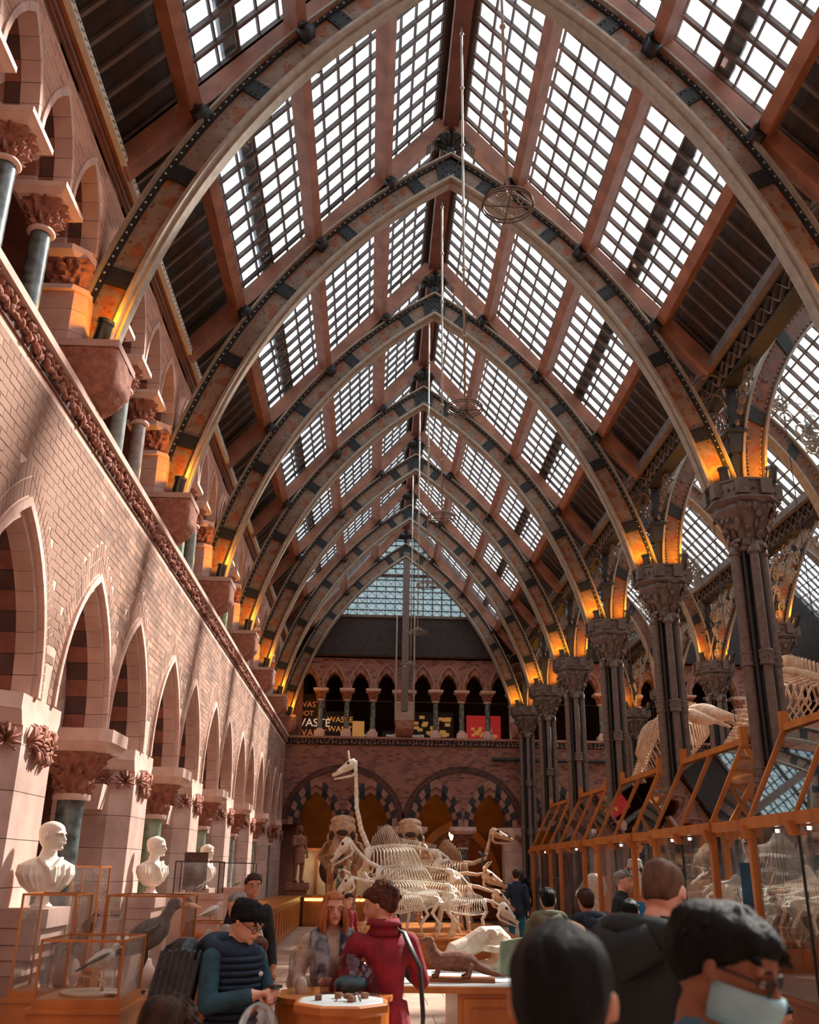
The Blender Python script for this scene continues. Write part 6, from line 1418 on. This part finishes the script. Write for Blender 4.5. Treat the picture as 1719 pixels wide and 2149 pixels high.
# woman in the red jacket
t, up, M, H, hh = person('woman in a crimson jacket seen from behind, curly hair pinned up', .11, 6.75, 1.68, 196, 'cloth_red', 'cloth_navy2', 'skin_light', 'hair_auburn', 'curly', arms=(((-.17, -.03, .66), (-.10, -.17, .745)), ((.17, -.02, .64), (.13, -.14, .60))), voxel=.0095, coat=.07, bulk=1.06, female=True, seed=5, look=(.12, .95, 0), curl=(.9, .9), sleeve=.8)
strap_(t, [up((-.03 * H, -.03 * H, .86 * H)), up((-.07 * H, .055 * H, .84 * H)), up((-.12 * H, .10 * H, .72 * H)), up((-.145 * H, .07 * H, .55 * H)), up((-.145 * H, .05 * H, .45 * H))], .014 * H, 'leather')
q = MB(); q.loft([[(x * H, y * H, z * H) for x, y, z in r] for r in ([(-.19, .0, .47), (-.13, .11, .47), (-.12, .12, .47), (-.18, .01, .47)], [(-.2, .0, .34), (-.14, .12, .34), (-.125, .125, .34), (-.185, .01, .34)])]); mk('shoulder_bag', fixn(q.mesh('shoulder_bag', 'leather')), t)
q = MB(); q.loft([[up((w * H * cos(2 * pi * i / 16), w * .9 * H * sin(2 * pi * i / 16) + .01 * H, z * H)) for i in range(16)] for z, w in ((.83, .07), (.855, .055), (.885, .05), (.89, .06), (.865, .072))]); mk('collar', fixn(q.mesh('collar', 'cloth_red', True)), t)
mk('pocket_flap', MB().box(.02 * H, .09 * H, .092 * H, .10 * H, .465 * H, .53 * H).mesh('pocket_flap', 'cloth_red'), t)
q = MB(); limb(q, (-.155 * H, -.06 * H, .68 * H), (-.122 * H, -.13 * H, .722 * H), .036 * H, .032 * H); mk('cuff', q.mesh('cuff', 'cloth_teal', True), t)
# boy with a phone
t, up, M, H, hh = person('boy in a navy quilted vest looking down at a phone', -.79, 6.3, 1.60, 52, 'cloth_navy', 'cloth_navy2', 'skin_light', 'hair_black', 'messy', arms=(((-.155, -.03, .66), (-.045, -.17, .695)), ((.15, -.04, .66), (.03, -.17, .68))), voxel=.0085, bulk=1.06, slv='cloth_tealdark', seed=8, look=(.5, .15, 0), curl=(.75, .75), hood=True)
mk('phone', MB().box(-.035, .035, -.225 * H - .01, -.225 * H + .06, .715 * H, .725 * H).mesh('phone', 'phone'), t); glasses(t, M, hh)
q = MB()
for k in range(13): z = .52 + .0235 * k; q.tube([up((.1 * 1.06 * H * cos(a) * (.92 if z < .66 else 1.0), .080 * 1.06 * H * sin(a), z * H)) for a in [2 * pi * i / 24 for i in range(25)]], .011 * H, 5, False)
mk('quilting', q.mesh('quilting', 'cloth_navy', True), t)
q = MB().ball(up((.055 * H, -.088 * H, .75 * H)), (.02, .006, .014), 8, 4); mk('chest_badge', q.mesh('chest_badge', 'label_white', True), t)
# children near the boy
person('small child in a pale hooded top standing close behind the boy with the phone', -.80, 7.35, 1.17, 20, 'cloth_white', 'cloth_jeans', 'skin_tan', 'hair_brown', 'bob', voxel=.012, kid=True, seed=3, hood=True, look=(.15, -.1, 0))
person('child with short auburn hair half hidden behind the quilted vest', -.86, 8.1, 1.29, -60, 'cloth_teal', 'cloth_jeans', 'skin_light', 'hair_auburn', 'short', voxel=.014, kid=True, seed=4)
t, up, M, H, hh = person('dark-coated woman with sunglasses pushed up on her hair', -1.18, 10.4, 1.72, 25, 'cloth_black', 'cloth_dark', 'skin_tan', 'hair_brown', 'sleek', voxel=.013, coat=.12, female=True, seed=6, look=(0, -.1, 0)); glasses(t, M, hh, True)
person('balding man in a pale jumper behind the boy with the phone', -1.10, 9.0, 1.58, -35, 'cloth_white', 'cloth_jeans', 'skin_light', 'hair_grey', 'thin', voxel=.014, seed=7, look=(.3, 0, 0))
person('boy with straight brown hair in a navy top at the bottom edge', -.72, 3.65, 1.37, 128, 'cloth_navy2', 'cloth_jeans', 'skin_light', 'hair_brown', 'short', voxel=.0085, kid=True, seed=9, look=(.35, .25, 0))
person('smallest dark-haired child in green looking at the low dome', -.44, 4.45, 1.10, 165, 'cloth_green', 'cloth_jeans', 'skin_tan', 'hair_black', 'crop', voxel=.0095, kid=True, seed=10, look=(.45, 0, 0))
# the near crowd at the cases
t, up, M, H, hh = person('big man in a black hooded coat with cropped hair bending to look', 1.14, 4.15, 1.85, 125, 'cloth_charcoal', 'cloth_dark', 'skin_light', 'hair_short', 'crop', lean=.12, voxel=.009, bulk=1.16, hood=True, coat=.1, seed=11, look=(.42, .35, 0)); glasses(t, M, hh)
person('blurred dark-haired visitor closest to the camera, back of the head only', .315, 1.72, 1.70, 150, 'cloth_dark', 'cloth_dark', 'skin_tan', 'hair_black', 'sleek', voxel=.0085, seed=12, look=(.15, .25, 0), coat=.1)
t, up, M, H, hh = person('person in a blue surgical mask, glasses and denim jacket', .74, 2.3, 1.72, 62, 'cloth_denim', 'cloth_dark', 'skin_brown', 'hair_black', 'messy', voxel=.0085, seed=13, look=(.32, -.1, 0)); glasses(t, M, hh)
q = MB(); q.loft([[(w * .75 * hh * cos(a), -(d * hh) * sin(a), z * hh) for a in [pi * k / 12 for k in range(13)]] + [(w * .72 * hh * cos(a), -(d * hh - .012) * sin(a), z * hh) for a in [pi * k / 12 for k in range(12, -1, -1)]] for z, w, d in ((.02, .36, .5), (.15, .43, .6), (.3, .45, .64), (.38, .45, .62))]); o = mk('face_mask', fixn(q.mesh('face_mask', 'mask_blue', True)), t); o.matrix_local = M
person('dark-haired boy in profile at the foot of the oak posts', 2.02, 6.0, 1.36, 100, 'cloth_navy2', 'cloth_dark', 'skin_brown', 'hair_black', 'crop', voxel=.012, kid=True, seed=14, look=(.15, 0, 0))
person('child in a black hooded jacket below the dark-haired boy', 2.02, 5.3, 1.22, 80, 'cloth_black', 'cloth_dark', 'skin_tan', 'hair_black', 'sleek', voxel=.012, kid=True, seed=15, hood=True, look=(.3, 0, 0))
person('fair-haired visitor just behind the blurred dark head', .98, 4.9, 1.55, 170, 'cloth_cream', 'cloth_jeans', 'skin_light', 'hair_blonde', 'bob', voxel=.012, female=True, seed=16, look=(.2, 0, 0))
t, up, M, H, hh = person('child with a camouflage hood and rucksack walking away', 1.83, 10.2, 1.62, 172, 'cloth_camo', 'cloth_dark', 'skin_light', 'hair_black', 'short', voxel=.015, hood=True, seed=17); backpack(t, up, H, 'cloth_navy2')
t, up, M, H, hh = person('visitor in a dark coat with a bright blue rucksack', 2.18, 10.0, 1.62, 190, 'cloth_navy2', 'cloth_dark', 'skin_light', 'hair_brown', 'short', voxel=.015, hood=True, seed=18); backpack(t, up, H, 'cloth_blue', .9)
person('long-haired visitor all in black beyond the plinth end', 4.72, 30.2, 1.58, 200, 'cloth_black', 'cloth_black', 'skin_light', 'hair_black', 'long', voxel=.022, coat=.15, female=True, seed=19)
person('tall man in a blue jacket and teal trousers past the skeletons', 3.55, 24.0, 1.80, 175, 'cloth_navy', 'cloth_tealjeans', 'skin_light', 'hair_brown', 'short', voxel=.02, seed=20)
person('grey-haired man talking in front of the third case', 3.30, 13.0, 1.80, 60, 'cloth_charcoal', 'cloth_dark', 'skin_light', 'hair_grey', 'short', voxel=.017, seed=21)
person('visitor in a turquoise jacket beside the grey-haired man', 3.60, 12.6, 1.74, 150, 'cloth_blue', 'cloth_jeans', 'skin_light', 'hair_brown', 'short', voxel=.017, seed=22)
person('dark-haired visitor in front of the turquoise jacket', 2.40, 9.2, 1.55, 160, 'cloth_black', 'cloth_dark', 'skin_tan', 'hair_black', 'short', voxel=.016, seed=23)
t, up, M, H, hh = person('person in a striped pale shirt with dark straps past the big man', 2.78, 8.2, 1.52, 130, 'cloth_white', 'cloth_jeans', 'skin_tan', 'hair_black', 'sleek', voxel=.016, seed=24, look=(.4, 0, 0)); backpack(t, up, H, 'cloth_dark')
person('child in a red cap behind the ginger-haired woman', -.35, 18.6, 1.35, 30, 'cloth_red', 'cloth_jeans', 'skin_light', 'hair_brown', 'short', voxel=.02, kid=True, seed=25)
person('small child with fluffy grey hat at the bottom edge', .62, 3.9, 1.16, 180, 'cloth_grey', 'cloth_dark', 'skin_light', 'hair_grey', 'curly', voxel=.011, kid=True, seed=26)

# ------------------------------------------------------------------ marble busts and the corner statue
def pedestal(x, y, label):
    t = thing('stepped_pedestal', label, 'pedestal', (x, y, 0), 0, 'stepped stone brackets under the busts')
    for k, (z0, z1, d, w) in enumerate(((1.29, 1.44, .30, .34), (1.16, 1.285, .26, .33), (1.04, 1.155, .20, .32), (.92, 1.035, .14, .31))): mk('step', MB().box(-.35, d, -w, w, z0, z1).mesh('step', 'pink_plain'), t)
    mk('bracket_foot', MB().frus(-.35, .0, -.2, .2, .4, -.35, .10, -.3, .3, .915).mesh('bracket_foot', 'pink_plain'), t)
def bust(x, y, z, face, label, hh, hstyle, tache=False, mt='marble_white', turn=0.):
    t = thing('marble_bust', label, 'bust', (x, y, z), radians(face)); m = MB(); s = hh / .235
    m.loft([[(w * s * cos(2 * pi * i / 20), (d * sin(2 * pi * i / 20) + o) * s, zz * s) for i in range(20)] for zz, w, d, o in ((.11, .07, .07, .0), (.13, .12, .10, .0), (.2, .20, .12, .01), (.30, .25, .135, .015), (.38, .24, .12, .02), (.43, .15, .09, .02), (.46, .075, .07, .01), (.53, .062, .066, -.005), (.56, .06, .06, -.01))])
    for k in range(9): a = -.9 + .2 * k; m.tube([(.24 * a * s, -.085 * s, .40 * s), (.24 * a * s, -.118 * s + .03 * s * a * a, .29 * s), (.16 * a * s, -.105 * s + .03 * s * a * a, .16 * s)], [.006 * s, .011 * s, .005 * s], 6)
    m.tube([(-.1 * s, -.06 * s, .45 * s), (-.03 * s, -.13 * s, .36 * s), (.03 * s, -.135 * s, .22 * s)], .02 * s, 6); m.tube([(.1 * s, -.06 * s, .45 * s), (.03 * s, -.13 * s, .36 * s), (.03 * s, -.135 * s, .22 * s)], .02 * s, 6)
    m.v = [(v[0], v[1], v[2] * .88) for v in m.v]
    hm = MB(); head_parts(hm, hh); M = Matrix.Translation((0, -.02 * s, .455 * s)) @ Matrix.Rotation(turn, 4, 'Z'); m.add([M @ Vector(v) for v in hm.v], hm.f)
    if tache:
        for sg in (-1, 1): m.tube([M @ Vector((0, -.53 * hh, .28 * hh)), M @ Vector((sg * .12 * hh, -.5 * hh, .25 * hh)), M @ Vector((sg * .2 * hh, -.43 * hh, .2 * hh))], [.04 * hh, .045 * hh, .015 * hh], 6)
    mk('figure', fuse(m, .0085, 'figure', mt, 1), t)
    if hstyle: o = mk('hair', hair_mesh(hstyle, hh, mt, 3), t); o.matrix_local = M
    q = MB(); q.lathe([(.085 * s, 0), (.085 * s, .02 * s), (.06 * s, .04 * s), (.05 * s, .09 * s), (.07 * s, .13 * s)], 16); mk('socle', q.mesh('socle', mt, True), t)
for k in range(3): pedestal(-3.0, YA(k) + .05, f'pink stepped stone bracket, {ORD[k]} under a bust along the arcade')
bust(-2.84, YA(0) - .05, 1.44, 34, 'white marble bust of a bald man with a moustache, nearest bust', .245, None, True, turn=.75)
bust(-2.86, YA(1) + .15, 1.44, 56, 'white marble bust of a draped man in profile, second along the arcade', .245, 'crop', turn=.5)
bust(-2.86, YA(2) + .1, 1.44, 60, 'white marble bust beside a dark board, third along the arcade', .24, 'short')
mk('dark_board', MB().box(-.2, .2, -.03, .03, 1.42, 2.02).mesh('dark_board', 'fur_brown'), None, (-2.95, YA(2) - .35, 0), (0, 0, .4), label='dark mossy board standing in front of the third bust', cat='board')
person('tall robed stone statue on a block in the far corner of the arcade', -2.35, 34.1, 1.80, 30, 'carved_stone', 'carved_stone', 'carved_stone', 'carved_stone', 'short', stone='carved_stone', voxel=.024, coat=.2, cat='statue', z=1.32, name='stone_statue', arms=(((-.14, -.02, .65), (-.02, -.12, .68)), None))
t = thing('statue_block', 'stone block under the corner statue', 'plinth', (-2.35, 34.1, 0)); m = MB(); m.box(-.3, .3, -.3, .3, 0, 1.1); mk('block', m.mesh('block', 'carved_stone'), t); mk('cap', MB().box(-.37, .37, -.37, .37, 1.1, 1.32).mesh('cap', 'carved_stone'), t)
bpy.data.scenes.remove(TS)
